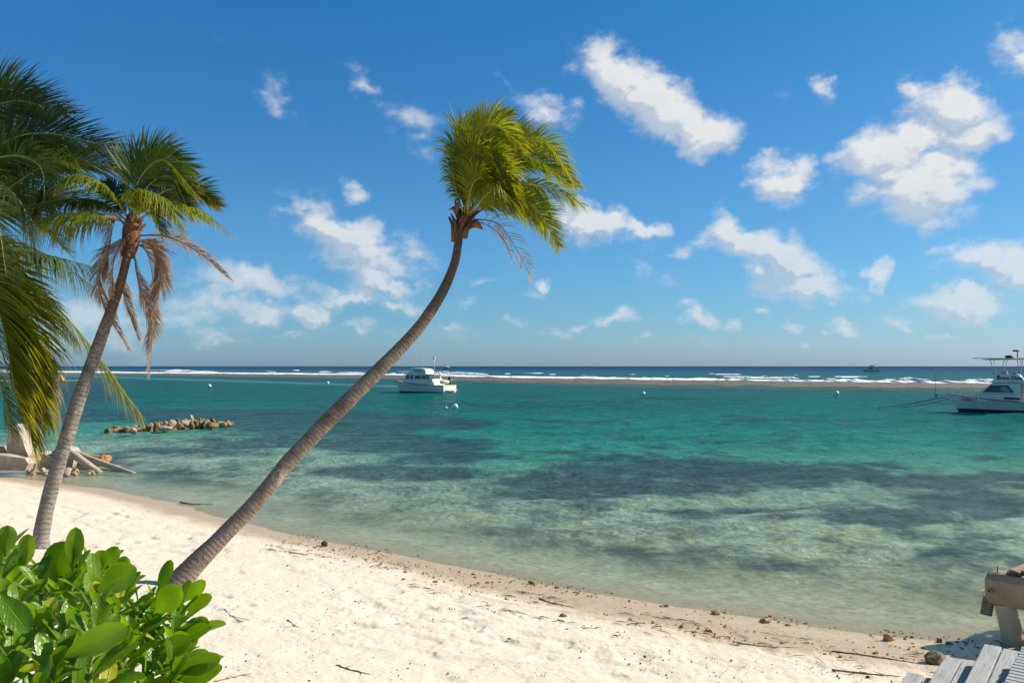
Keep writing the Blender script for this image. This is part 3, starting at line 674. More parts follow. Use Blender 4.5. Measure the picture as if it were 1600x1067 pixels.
FR = [
 # path (px,py,depth offset), leaflet length, roll, droop, kwargs
 ([(728,335,0),(722,270,.1),(718,215,.3),(745,190,.3)], .70, 88, .65, {'wind': (-.05, 0, -.1), 'fold': .1}),
 ([(724,335,-.1),(710,285,-.4),(708,240,-.5),(724,208,-.4)], .60, 84, 1.0, {'wind': (-.1, 0, -.1), 'fold': .0}),
 ([(730,330,0),(728,255,-.2),(745,212,-.3),(785,240,-.4)], .66, 70, .35, {}),
 ([(733,332,.1),(750,245,.5),(785,205,.7),(838,214,.9)], .72, 72, .0, {'wind': (.25, 0, .12)}),
 ([(732,332,.1),(735,240,.6),(758,190,.8),(800,176,.9)], .50, 60, .2, {}),
 ([(735,332,0),(770,265,.1),(825,243,.2),(893,288,.2)], .68, 62, .35, {'wind': (.35, 0, .02)}),
 ([(735,332,.2),(775,275,.5),(830,255,.6),(885,270,.8)], .62, 40, .4, {'wind': (.35, 0, .05)}),
 ([(732,334,-.2),(748,262,-.5),(780,252,-.7),(812,318,-.8)], .60, 30, .75, {'wind': (.3, 0, 0)}),
 ([(733,334,-.2),(765,285,-.5),(790,275,-.6),(800,325,-.8)], .58, 50, .7, {}),
 ([(737,335,0),(790,294,-.1),(850,290,-.1),(907,318,0)], .72, 22, 1.1, {'wind': (.2, 0, 0), 'skip': .15, 'fold': 0.}),
 ([(738,337,.1),(790,312,0),(840,330,.1),(873,384,.1)], .66, 78, .25, {'wind': (.15, 0, 0), 'skip': .08}),
 ([(733,334,-.3),(765,300,-.7),(785,296,-.9),(822,345,-1.)], .62, 12, 1.8, {'fold': -.1, 'wind': (.12, 0, 0)}),
 ([(736,335,.3),(775,300,.8),(825,300,1.1),(862,345,1.3)], .55, 45, .5, {}),
 ([(730,335,-.3),(738,290,-.7),(755,280,-.9),(772,318,-1.1)], .50, 20, .7, {}),
 ([(735,335,.2),(760,235,.7),(805,222,1),(865,240,1.2)], .6, 55, .3, {'wind': (.35, 0, .05)}),
 ([(735,333,.0),(782,238,.0),(850,222,.0),(903,292,.0)], .55, 50, .5, {'wind': (.25, 0, .0)}),
 ([(733,334,-.1),(742,225,-.4),(772,196,-.5),(818,232,-.6)], .60, 40, .6, {'wind': (.15, 0, 0)}),
 ([(731,334,-.2),(728,270,-.5),(748,240,-.7),(782,282,-.9)], .62, 30, .9, {'wind': (.1, 0, 0), 'fold': .1}),
 ([(736,336,.1),(775,318,.0),(815,318,-.1),(850,352,-.1)], .58, 20, 1.2, {'wind': (.12, 0, 0), 'fold': 0.}),
 ([(728,335,.1),(722,262,.5),(728,215,.8),(760,200,1)], .58, 85, .2, {}),
]
for (pth, L, roll, dr, kw) in FR: frond(bend, q(pth), L*1.06, roll=roll, droop=dr, n=100, width=.028, **kw)
frond(bend, q([(740,342,0),(778,350,-.1),(806,388,-.1),(830,436,-.1)]), .5, roll=60, droop=1.1, n=26, dead=True, skip=.35, width=.022, rr=.016)
frond(bend, q([(738,345,-.1),(762,352,-.2),(785,372,-.3),(802,408,-.3)]), .35, roll=40, droop=1.2, n=20, dead=True, skip=.3, width=.02, rr=.014)
for (x0, y0, x1, y1) in ((731,332,738,262), (727,333,716,268)):   # upright young spears
    frond(bend, q([(x0,y0,-.2),((x0+x1)/2,(y0+y1)/2,-.25),(x1,y1,-.3)]), .4, roll=85, droop=.1, n=30, spread=(35, 15))

# --- the palm at the left with hanging dead fronds
g1 = ground_at(66, 856)
pl = empty('coconut_palm', (g1.x, g1.y, g1.z), 'shorter grey-trunked coconut palm at the left, with brown dead fronds hanging', 'palm tree', 'coconut palms on the beach')
D1 = g1.y; ctrl = []
for i, (x, y, w) in enumerate([(62,868,50),(64,838,32),(72,795,29),(86,742,28),(102,690,28),(118,640,28),(134,594,26),(150,550,25),(166,506,22),(184,456,18),(196,414,17),(204,378,17),(207,350,15)]):
    D = D1+1.2*i/12; ctrl.append((at(x, y, D), w*D/FPX/2*.74))
trunk(pl, ctrl, 'trunk2', 400, .03, .10, 2)
DL = D1+1.2; q = pp(DL); mb = MB()
mb.tube([at(199, 402, DL-.05), at(203, 385, DL-.03), at(206, 360, DL), at(209, 335, DL)], [.15, .18, .21, .12], 11, 0)
for i in range(10):
    a = rb.uniform(0, 6.28); c0 = at(205+rb.uniform(-4, 4), 362-rb.uniform(-8, 12), DL); d = Vector((math.cos(a)*.2, math.sin(a)*.2, .2))
    mb.tube([c0, c0+d*.7, c0+d*1.4], [.08, .07, .03], 6, 0, True, .5)
mb.build('leaf_base_fibre', M['boots'], pl)
FR = [
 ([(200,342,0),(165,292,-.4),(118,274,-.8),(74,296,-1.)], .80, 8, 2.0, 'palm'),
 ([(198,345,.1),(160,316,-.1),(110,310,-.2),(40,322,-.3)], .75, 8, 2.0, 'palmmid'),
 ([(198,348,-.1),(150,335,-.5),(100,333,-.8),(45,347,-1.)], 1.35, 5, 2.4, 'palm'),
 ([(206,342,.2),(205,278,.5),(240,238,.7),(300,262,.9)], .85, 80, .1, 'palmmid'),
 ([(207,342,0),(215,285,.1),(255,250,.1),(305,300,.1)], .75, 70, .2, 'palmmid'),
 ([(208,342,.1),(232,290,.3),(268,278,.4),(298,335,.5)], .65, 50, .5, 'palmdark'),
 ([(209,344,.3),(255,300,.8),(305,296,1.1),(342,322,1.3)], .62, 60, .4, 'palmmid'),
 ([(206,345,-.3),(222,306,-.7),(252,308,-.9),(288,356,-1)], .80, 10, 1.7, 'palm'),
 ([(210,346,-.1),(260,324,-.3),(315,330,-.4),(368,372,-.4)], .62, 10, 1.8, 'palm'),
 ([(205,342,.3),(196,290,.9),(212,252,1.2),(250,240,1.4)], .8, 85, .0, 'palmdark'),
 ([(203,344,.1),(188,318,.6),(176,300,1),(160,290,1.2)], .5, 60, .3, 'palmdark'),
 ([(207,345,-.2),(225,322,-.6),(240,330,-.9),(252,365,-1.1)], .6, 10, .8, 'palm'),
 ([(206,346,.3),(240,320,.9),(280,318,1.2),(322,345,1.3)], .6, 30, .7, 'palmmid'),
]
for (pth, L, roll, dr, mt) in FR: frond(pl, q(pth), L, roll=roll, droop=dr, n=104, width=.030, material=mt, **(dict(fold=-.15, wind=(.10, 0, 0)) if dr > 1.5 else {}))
DD = [
 ([(201,366,-.3),(186,385,-.5),(176,425,-.5),(178,490,-.4)], .5, 30, .9, .2, .026, 40),
 ([(210,372,.1),(236,384,.0),(246,420,.0),(244,480,.0)], .6, 70, .9, .0, .03, 46),
 ([(212,368,0),(262,370,-.1),(312,396,-.1),(357,434,-.1)], .5, 50, 1.2, .3, .024, 34),
 ([(210,376,-.1),(240,388,-.3),(250,440,-.3),(236,548,-.2)], .62, 40, .9, .05, .034, 60),
 ([(208,378,-.2),(216,440,-.3),(236,500,-.2),(235,582,-.1)], .55, 60, .9, .1, .03, 54),
 ([(200,350,-.3),(180,344,-.4),(172,382,-.4),(166,430,-.3)], .6, 30, 1.2, .05, .034, 40),
 ([(202,372,-.2),(166,398,-.4),(158,460,-.4),(200,545,-.2)], .5, 50, 1.0, .15, .026, 50),
 ([(206,378,.1),(228,392,.2),(238,430,.2),(244,500,.2)], .6, 20, .9, .1, .03, 44),
 ([(203,376,.2),(190,420,.4),(196,470,.4),(216,530,.3)], .55, 70, 1., .15, .026, 44),
]
for (pth, L, roll, dr, sk, wd, n) in DD: frond(pl, q(pth), L, roll=roll, droop=dr, n=int(n*2.1), dead=True, skip=sk*.7, width=wd*.95, rr=.02, wind=(.08, 0, 0), spread=(40, 12))

# --- big palm whose crown enters from the left edge; trunk stands outside the picture
XL = at(-130, 400, 20.0); gl_ = gz(XL.x, XL.y)
pb = empty('coconut_palm', (XL.x, XL.y, gl_), 'large dark green coconut palm crown reaching in over the left edge of the photo', 'palm tree', 'coconut palms on the beach')
trunk(pb, [(Vector((XL.x-.5, XL.y-.1, gl_-.2)), .24), (Vector((XL.x-.35, XL.y, gl_+2.4)), .18), (Vector((XL.x-.1, XL.y, gl_+5)), .17), (at(-118, 345, 20.0), .15)], 'trunk2', 260, .06, .10, 5)
q = lambda l: [at(x, y, 20.0+dy*1.7) for (x, y, dy) in l]
FB = [
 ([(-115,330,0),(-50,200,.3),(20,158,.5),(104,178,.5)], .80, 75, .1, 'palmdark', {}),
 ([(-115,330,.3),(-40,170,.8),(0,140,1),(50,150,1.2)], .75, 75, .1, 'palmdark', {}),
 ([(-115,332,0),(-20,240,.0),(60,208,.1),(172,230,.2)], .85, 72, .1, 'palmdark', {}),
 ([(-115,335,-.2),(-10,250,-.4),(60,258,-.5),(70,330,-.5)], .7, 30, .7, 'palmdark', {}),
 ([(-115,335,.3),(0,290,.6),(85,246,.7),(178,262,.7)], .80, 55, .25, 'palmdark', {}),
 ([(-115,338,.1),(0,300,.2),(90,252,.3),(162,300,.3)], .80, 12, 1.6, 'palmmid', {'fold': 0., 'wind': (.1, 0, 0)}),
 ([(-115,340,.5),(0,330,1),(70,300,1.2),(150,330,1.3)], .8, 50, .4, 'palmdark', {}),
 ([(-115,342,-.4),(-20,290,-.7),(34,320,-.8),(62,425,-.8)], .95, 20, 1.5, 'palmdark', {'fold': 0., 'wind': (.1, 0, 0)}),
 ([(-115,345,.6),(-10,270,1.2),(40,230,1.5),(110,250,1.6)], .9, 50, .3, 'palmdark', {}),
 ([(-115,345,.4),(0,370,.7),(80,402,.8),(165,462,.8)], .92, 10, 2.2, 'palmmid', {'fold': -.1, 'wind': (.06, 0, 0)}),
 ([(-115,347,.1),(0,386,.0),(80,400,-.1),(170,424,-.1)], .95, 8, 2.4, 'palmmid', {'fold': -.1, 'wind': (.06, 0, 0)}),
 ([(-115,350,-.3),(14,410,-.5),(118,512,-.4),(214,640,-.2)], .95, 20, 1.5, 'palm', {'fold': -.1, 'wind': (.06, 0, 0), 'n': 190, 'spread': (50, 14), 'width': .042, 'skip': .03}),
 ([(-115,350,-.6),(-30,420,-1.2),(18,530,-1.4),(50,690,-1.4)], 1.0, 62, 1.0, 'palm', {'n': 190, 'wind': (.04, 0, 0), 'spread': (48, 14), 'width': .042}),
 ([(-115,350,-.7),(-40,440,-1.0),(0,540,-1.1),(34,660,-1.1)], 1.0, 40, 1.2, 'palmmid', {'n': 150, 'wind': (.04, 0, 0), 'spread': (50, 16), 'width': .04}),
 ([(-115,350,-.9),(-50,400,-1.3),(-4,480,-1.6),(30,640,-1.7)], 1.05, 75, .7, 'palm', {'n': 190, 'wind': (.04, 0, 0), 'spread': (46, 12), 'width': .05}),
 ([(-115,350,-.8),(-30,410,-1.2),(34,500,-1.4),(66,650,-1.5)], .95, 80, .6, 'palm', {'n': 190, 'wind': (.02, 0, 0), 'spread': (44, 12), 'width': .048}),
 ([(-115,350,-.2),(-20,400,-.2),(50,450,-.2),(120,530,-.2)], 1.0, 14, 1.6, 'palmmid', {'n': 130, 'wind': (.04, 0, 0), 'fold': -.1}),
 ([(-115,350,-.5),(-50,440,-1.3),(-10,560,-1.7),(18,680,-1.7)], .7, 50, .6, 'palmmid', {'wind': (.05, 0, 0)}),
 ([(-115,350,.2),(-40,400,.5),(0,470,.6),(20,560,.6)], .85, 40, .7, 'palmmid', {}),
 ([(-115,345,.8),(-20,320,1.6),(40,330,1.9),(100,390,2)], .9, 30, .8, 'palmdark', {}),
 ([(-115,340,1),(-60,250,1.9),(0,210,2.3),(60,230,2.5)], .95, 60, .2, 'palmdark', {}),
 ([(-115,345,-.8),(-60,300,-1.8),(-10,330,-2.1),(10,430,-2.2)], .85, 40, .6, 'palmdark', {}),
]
for (pth, L, roll, dr, mt, kw) in FB: frond(pb, q(pth), L*1.62, roll=roll, droop=dr, material=mt, **{'n': 118, 'width': .033, **kw, 'rr': .036})
frond(pb, pp(18.2)([(20,480,0),(66,560,0),(72,630,0),(56,745,0)]), .75, roll=50, droop=1.1, n=70, dead=True, wind=(.05, 0, 0), skip=.15, width=.034, rr=.024)

# ------------------------------------------------------------------ sea-lettuce shrub in the foreground
def shrub_mat():
    m, nt = mat('glossy_shrub_leaf'); tc = N(nt, 'ShaderNodeTexCoord'); uv = N(nt, 'ShaderNodeSeparateXYZ', {0: tc.outputs['UV']})
    rnd = math_(nt, 'FLOOR', uv.outputs[0]); fx = math_(nt, 'FRACT', uv.outputs[0])
    wn = N(nt, 'ShaderNodeTexWhiteNoise', {'W': rnd}, noise_dimensions='1D').outputs[0]
    n = noise(nt, tc.outputs['Object'], 9, 4).outputs[0]
    c = mix(nt, wn, (.085, .20, .008), (.19, .33, .012))
    c = mix(nt, maprange(nt, n, .35, .7, 0, .4), c, (.03, .10, .01))
    c = mix(nt, maprange(nt, wn, .93, .95), c, (.42, .40, .04))
    rib = maprange(nt, math_(nt, 'ABSOLUTE', math_(nt, 'SUBTRACT', fx, .5)), .0, .035, 1, 0)
    c = mix(nt, math_(nt, 'MULTIPLY', rib, .6), c, (.22, .36, .06))
    edge = maprange(nt, math_(nt, 'ABSOLUTE', math_(nt, 'SUBTRACT', fx, .5)), .44, .49, 0, .5)
    c = mix(nt, edge, c, (.25, .35, .05))
    br = math_(nt, 'MULTIPLY', maprange(nt, noise(nt, tc.outputs['Object'], 30, 3).outputs[0], .68, .74, 0, .6), 1.)
    c = mix(nt, br, c, (.22, .16, .04))
    p = N(nt, 'ShaderNodeBsdfPrincipled', {'Base Color': c, 'Roughness': .30, 'Specular IOR Level': .4})
    ve = N(nt, 'ShaderNodeTexWave', {'Vector': tc.outputs['UV'], 'Scale': .0})
    vn = math_(nt, 'SINE', math_(nt, 'SUBTRACT', math_(nt, 'MULTIPLY', uv.outputs[1], 62.), math_(nt, 'MULTIPLY', math_(nt, 'ABSOLUTE', math_(nt, 'SUBTRACT', fx, .5)), 40.)))
    hv = math_(nt, 'ADD', math_(nt, 'MULTIPLY', vn, .035), noise(nt, tc.outputs['Object'], 40, 3).outputs[0])
    b = N(nt, 'ShaderNodeBump', {'Height': math_(nt, 'ADD', hv, math_(nt, 'MULTIPLY', rib, -.8)), 'Distance': .004}); nt.links.new(b.outputs[0], p.inputs['Normal'])
    t = N(nt, 'ShaderNodeBsdfTranslucent', {0: mix(nt, 1., c, (1.9, 1.7, .4), 'MULTIPLY')})
    s = N(nt, 'ShaderNodeMixShader', {0: .42}); nt.links.new(p.outputs[0], s.inputs[1]); nt.links.new(t.outputs[0], s.inputs[2])
    surf(nt, s.outputs[0]); return m
M['shrub'] = shrub_mat(); M['stem'] = simple('shrub_stem', (.20, .21, .06), (.26, .19, .10), .7, 8)
rs = random.Random(12)
LEAFID = [0]
def leaf(mb, p, d, up, L, Wd, curl=.35):
    """spoon-shaped blade, widest near the rounded tip"""
    d = d.normalized(); side = d.cross(up)
    if side.length < .05: side = d.cross(Vector((1, 0, 0)))
    side.normalize(); up = side.cross(d).normalized()
    nl, nw = 9, 6; LEAFID[0] += 1; vs = []; uv = []
    q = p.copy(); prof = (.10, .22, .45, .70, .90, 1., .98, .84, .55, .10)
    tw = rs.uniform(-.35, .35); cup = rs.uniform(.12, .32); wav = rs.uniform(0, 6)
    for i in range(nl+1):
        t = i/nl; w = Wd/2*prof[i]
        s2 = side*math.cos(tw*t)+up*math.sin(tw*t); u2 = up*math.cos(tw*t)-side*math.sin(tw*t)
        for j in range(nw+1):
            x = j/nw*2-1; vs.append(q+s2*x*w+u2*(abs(x)**1.5*cup*w+.05*w*math.sin(wav+t*7+x*2))); uv.append((LEAFID[0]+.02+.96*j/nw, t))
        q = q+d*(L/nl*(1 if i < nl-1 else .45)); 
        ax = side; ca, sa = math.cos(-curl/nl), math.sin(-curl/nl); d, up = d*ca+up*sa, up*ca-d*sa
    fs = [(i*(nw+1)+j, i*(nw+1)+j+1, (i+1)*(nw+1)+j+1, (i+1)*(nw+1)+j) for i in range(nl) for j in range(nw)]
    mb.add(vs, fs, 0, uv)
base_p = Vector((-2.1, 3.0, gz(-2.1, 3.0)))
sh = empty('beach_shrub', base_p, 'glossy bright green broad-leaved shrub in the lower left foreground', 'shrub')
fol = MB(); tips = []
ROS = [(0,880,2.9),(28,872,3.1),(62,905,2.9),(20,940,2.6),(100,905,3.0),(118,880,3.2),(150,905,2.9),(180,900,3.1),(165,935,2.7),(205,925,2.9),(235,935,3.0),(258,935,3.05),(290,945,3.0),
 (60,960,2.6),(105,960,2.6),(150,975,2.5),(215,975,2.8),(250,985,2.9),(285,985,2.9),(300,990,3.0),(30,1000,2.45),(85,1020,2.4),(140,1020,2.45),(200,1010,2.7),(245,1040,2.7),(285,1040,2.75),(305,1055,2.8),
 (10,1050,2.35),(60,1065,2.3),(120,1070,2.35),(175,1075,2.5),(235,1090,2.6),(290,1095,2.7),(-30,900,3.0),(-40,970,2.6),(-30,1040,2.4),(0,910,3.3),(45,915,3.4),(85,925,3.4),(130,935,3.4),(190,950,3.4),(225,960,3.3),
 (40,980,3.1),(110,1000,3.1),(170,1010,3.1),(20,1110,2.3),(90,1120,2.3),(200,1120,2.5),(260,1140,2.6),(0,850,3.3),(150,880,3.3),(76,880,3.3)]
for (x, y, D) in ROS:
    c = at(x-14 if x > 150 else x, y+14, D); out = (c-Vector((-2.1, 2.95, 3.0))); out.z = abs(out.z)*.3+.7; out.normalize()
    axis = (Vector((0, 0, 1))+out*.45+Vector((rs.gauss(0, .18), rs.gauss(0, .18), 0))).normalized()
    a0 = rs.uniform(0, 6.28); e1 = axis.orthogonal().normalized(); e2 = axis.cross(e1)
    n = rs.randint(10, 13)
    for k in range(n):
        a = a0+k*2.4; el_ = .28+.95*(k/n)**.8+rs.gauss(0, .1)     # inner leaves stand, outer ones spread
        el_ = 1.48-el_*.80
        rad = e1*math.cos(a)+e2*math.sin(a); d = rad*math.cos(el_)+axis*math.sin(el_)
        L = (.115+.07*rs.random())*(.75+.45*k/n)*(D/2.9)**.5; leaf(fol, c-axis*(.012*k)+rad*.008, d, axis-rad*.2, L, L*rs.uniform(.29, .40), rs.uniform(.1, .7))
    tips.append((c, axis))
# a few single leaves that set the outline
for (x0, y0, x1, y1, D, wd) in [(113,893,118,820,3.0,.36),(8,870,12,818,2.9,.55),(40,880,44,832,2.95,.5),(246,930,268,872,3.0,.3),(288,940,322,906,3.0,.45),(285,955,333,930,3.0,.4),(290,975,328,972,3.0,.5),(280,1000,328,975,2.9,.35),(268,1052,348,1026,2.75,.36),(262,1065,345,1040,2.75,.3),
        (92,1028,203,978,2.4,.34),(160,890,184,852,3.1,.5),(185,900,198,868,3.1,.55),(-5,922,48,990,2.4,.42),(150,925,215,885,2.85,.55),(240,960,285,915,2.9,.6),(240,1020,300,1000,2.8,.5),(85,915,100,842,3.0,.6)]:
    a, b = at(x0, y0, D), at(x1, y1, D-.02); leaf(fol, a, b-a, Vector((.5, -.9, .55)), (b-a).length, (b-a).length*wd, .12)
fol.build('foliage', M['shrub'], sh)
for i, (c, ax) in enumerate(tips[:45]):
    mb = MB(); b0 = base_p+Vector((rs.uniform(-.35, .35), rs.uniform(-.3, .3), -.05)); m1 = c-ax*.35-Vector((0, 0, .15))+(b0-c)*.12; m2 = b0.lerp(m1, .55)+Vector((0, 0, .1))
    mb.tube(catmull([b0, m2, m1, c-ax*.02], 14), [.018-.011*k/13 for k in range(14)], 6); mb.build('branch', M['stem'], sh)

# ------------------------------------------------------------------ steps, deck and pier on the right
def frame2(d):   # rotation matrix whose x axis runs along d (horizontal)
    d = Vector((d[0], d[1], 0)).normalized(); return Matrix(((d.x, -d.y, 0), (d.y, d.x, 0), (0, 0, 1)))
def board_obj(name, c, L, Wd, T, Mx, parent, material='board'):
    mb = MB(); mb.cbox((0, 0, 0), (L, Wd, T), None, 0, .006)
    sd_ = random.random()*20
    uv = [(v[0]+sd_, v[1]+sd_) for v in mb.v]; mb.uv = uv
    mb.v = [tuple(c+Mx @ Vector(v)) for v in mb.v]
    return mb.build(name, M[material], parent, smooth=False)
zt = 2.0; pA = onz(1538, 1005, zt); pB = onz(1506, 1067, zt); dT = (pB-pA).normalized(); Mx = frame2(dT); acr = Vector((-dT.y, dT.x, 0))
if acr.x < 0: acr = -acr
stp = empty('wooden_steps', (pA.x-.2, pA.y-1.5, gz(pA.x-.2, pA.y-1.5)), 'weathered grey wooden steps in the bottom right corner leading down to the sand', 'steps')
for k, (x, y, z) in enumerate([(1538,1005,zt),(1477,1024,zt-.17),(1419,1049,zt-.34),(1352,1078,zt-.51),(1280,1110,zt-.68),(1200,1150,zt-.85)]):
    p = onz(x, y, z)
    for j in range(2):
        w = .135; off = acr*(w/2+j*(w+.012)); L = 2.4
        back = .0 if j == 0 else .03
        t_ = board_obj('tread_board', p+off+dT*(L/2+back)+Vector((0, 0, -.02)), L, w, .04, Mx, stp)
for e in (.3, 2.1):     # stringers
    p0, p1 = onz(1592, 1011, zt)+dT*e, onz(1200, 1150, zt-.85)+dT*e
    mb = MB(); dd = (p1-p0); mb.cbox((0, 0, 0), (dd.length+.4, .045, .22), None, 0, .005)
    Rm = dd.to_track_quat('X', 'Z').to_matrix(); c = (p0+p1)/2+Vector((0, 0, -.19)); mb.v = [tuple(c+Rm @ Vector(v)) for v in mb.v]; mb.uv = [(v[0], v[1]) for v in mb.v]
    mb.build('stringer', M['board'], stp, smooth=False)
dk = onz(1597, 1009, zt+.16); deck = empty('wooden_deck', (dk.x+1, dk.y-1, gz(dk.x+1, dk.y-1)), 'grey slatted wooden deck at the right edge above the top of the steps', 'deck')
d2 = onz(1567, 1067, zt+.16); dE = (d2-dk).normalized(); ac2 = Vector((-dE.y, dE.x, 0)); ac2 = ac2 if ac2.x > 0 else -ac2
Md = frame2(ac2)
for k in range(34):
    p = dk+dE*(.035+k*.075); board_obj('deck_board', p+ac2*(1.2+random.uniform(-.008, .008))+Vector((0, 0, -.018)), 2.4, .066, .036, Md, deck)
for e in (.06, 1.4, 2.3):
    board_obj('joist', dk+dE*1.25+ac2*e+Vector((0, 0, -.112)), 2.5, .045, .14, frame2(dE), deck)
for (a, b) in ((.15, .1), (2.2, .1), (.15, 2.3), (2.2, 2.3)):
    p = dk+dE*a+ac2*(b+.07); mb = MB(); zb = gz(p.x, p.y)-.2; mb.cbox((p.x, p.y, (zb+dk.z-.05)/2), (.1, .1, dk.z-.05-zb), frame2(dE), 0, .005); mb.build('post', M['board'], deck, smooth=False)

# concrete pier: capping beam on a round pile, broken boards on top
PZ = 1.12; bd = Vector((.6, -.8, 0)).normalized(); bn = Vector((.8, .6, 0))
e0 = onz(1540, 893, PZ); 
pier = empty('pier', (e0.x+.5, e0.y-.1, gz(e0.x+.5, e0.y-.1)), 'brown concrete pier on round piles with broken boards on top, right edge', 'pier')
H_, B_ = .50, .42
prof = [(-B_/2, -.10), (-B_/2+.10, 0), (B_/2-.04, 0), (B_/2, -.05), (B_/2, -H_+.06), (B_/2-.06, -H_), (-B_/2+.09, -H_), (-B_/2, -H_+.12)]
c0 = e0+bn*(B_/2-.06)
rings = []
for (a, sc) in ((0., .90), (.05, 1.), (.5, 1.), (1.2, 1.), (2.2, 1.), (4.2, 1.)):
    rings.append([c0+bd*a+bn*(x*sc)+Vector((0, 0, (y+H_/2)*sc-H_/2)) for x, y in prof])
mb = MB(); mb.loft(rings, 0, True, True); beam = mb.build('beam', M['conc'], pier, auto=40)
mb = MB(); sp = c0-bn*(B_/2)+bd*.10+Vector((0, 0, -.27)); mb.tube([sp+bn*.02, sp-bn*.07], [.038, .036], 14); mb.tube([sp-bn*.060, sp-bn*.0715], [.018, .018], 10, 1)
mb.build('pipe_stub', [M['conc'], M['black']], beam)
mb = MB(); rp = c0+bd*.14-bn*.05; mb.tube([rp-Vector((0, 0, .02)), rp+Vector((.0, 0, .05)), rp+Vector((.005, 0, .12))], [.010, .009, .006], 6); mb.build('rebar', M['rust'], beam)
mb = MB()
pc = c0+bd*.22; zb = gz(pc.x, pc.y)
mb.tube([pc+bd*.12+Vector((.08, 0, zb-.6-pc.z)), pc+bd*.05+Vector((.04, 0, -.9)), pc+Vector((0, 0, -H_+.01))], [.170, .160, .152], 28); mb.build('pile', M['pile'], pier, auto=40)
for a in (2.3, 4.0):
    pc2 = c0+bd*a; zb = gz(pc2.x, pc2.y); mb = MB(); mb.tube([Vector((pc2.x, pc2.y, zb-.5)), pc2+Vector((0, 0, -H_+.01))], .15, 24); mb.build('pile', M['pile'], pier, auto=40)
mb = MB(); hp = onz(1544, 940, .62)+bn*.0; hp = c0+bd*.04-bn*.02+Vector((0, 0, -H_)); Rh = (bn*.5+Vector((0, 0, .9))).to_track_quat('Z', 'X').to_matrix()
mb.cbox(hp+Vector((-.02, .1, -.10)), (.09, .16, .30), Rh, 0, .01); mb.build('timber_stub', M['rustwood'], pier, smooth=False)
Mb = frame2(bn)
def plank(c, L, w, t, yaw, roll=0, material='rustwood'):
    mb = MB(); mb.cbox((0, 0, 0), (L, w, t), None, 0, .006); Q = Mb @ Matrix.Rotation(R(yaw), 3, 'Z') @ Matrix.Rotation(R(roll), 3, 'Y')
    # ragged broken end
    mb.v = [(v[0]+(random.uniform(-.04, .05) if v[0] < 0 else 0), v[1], v[2]) for v in mb.v]
    mb.uv = [(v[0], v[1]) for v in mb.v]; mb.v = [tuple(c+Q @ Vector(v)) for v in mb.v]; return mb.build('broken_board', M[material], pier, smooth=False)
for k, (a, ofs, w, h, yaw) in enumerate([(.30, -.06, .14, .025, 3), (.46, -.02, .15, .03, -2), (.38, -.10, .17, .072, 1), (.62, -.2, .14, .026, 0), (.58, -.02, .16, .078, -4), (.78, -.1, .14, .03, 0), (1.04, -.15, .15, .03, 2), (1.0, -.05, .15, .075, 0), (1.22, -.1, .15, .03, 1), (1.4, -.1, .15, .03, -1), (1.58, -.1, .15, .03, 0), (1.76, -.12, .15, .03, 0), (1.94, -.1, .15, .03, 0), (2.12, -.1, .15, .03, 0), (2.3, -.1, .15, .03, 0), (2.5, -.1, .15, .03, 0), (2.7, -.1, .15, .03, 0), (2.9, -.1, .15, .03, 0), (3.1, -.1, .15, .03, 0), (3.3, -.1, .15, .03, 0)]):
    plank(c0+bd*a+bn*(ofs+.95)+Vector((0, 0, h)), 1.9, w, .04, yaw, 0, 'rustwood' if k < 7 else 'board')
mb = MB(); c_ = c0+bn*1.9; mb.loft([[c_+bd*a+bn*x*.8+Vector((0, 0, y*.9-.01)) for x, y in prof] for a in (.2, 2, 4.2)], 0, True, True); mb.build('beam', M['conc'], pier, auto=40)
for a in (.6, 2.3):
    pc2 = c_+bd*a; zb = gz(pc2.x, pc2.y); mb = MB(); mb.tube([Vector((pc2.x, pc2.y, zb-.5)), pc2+Vector((0, 0, -H_+.05))], .15, 24); mb.build('pile', M['pile'], pier, auto=40)

# ------------------------------------------------------------------ rocks, debris
def rock_mb(c, sx, sy, sz, seed, n=22, m=14, rough=.35):
    mb = MB(); c = Vector(c); rings = []; g = random.Random(seed*7+1)
    if rough > .2:
        PL = [(Vector((g.gauss(0, 1), g.gauss(0, 1), g.gauss(0, .8))).normalized(), g.uniform(.62, .98)) for _ in range(15)]
    else: PL = []
    for i in range(m+1):
        a = math.pi*i/m; r = []
        for k in range(n):
            b = 2*math.pi*(k+.5*(i % 2))/n; v = Vector((math.sin(a)*math.cos(b), math.sin(a)*math.sin(b), -math.cos(a)))
            q_ = 1.15
            for pn, h in PL:
                dt = pn.dot(v)
                if dt > .05: q_ = min(q_, h/dt)
            q_ *= 1+.22*(2*float(fb1(v.x*2.2+seed*3.1+v.z*1.3, v.y*2.2+seed*1.7-v.z))-1)
            r.append(c+Vector((v.x*sx*q_, v.y*sy*q_, v.z*sz*q_)))
        rings.append(r)
    mb.loft(rings, 0, True, True); return mb
def fb1(a, b): return fbm(np.array([a]), np.array([b]), 4, 33, .6)[0]
rk = random.Random(5)
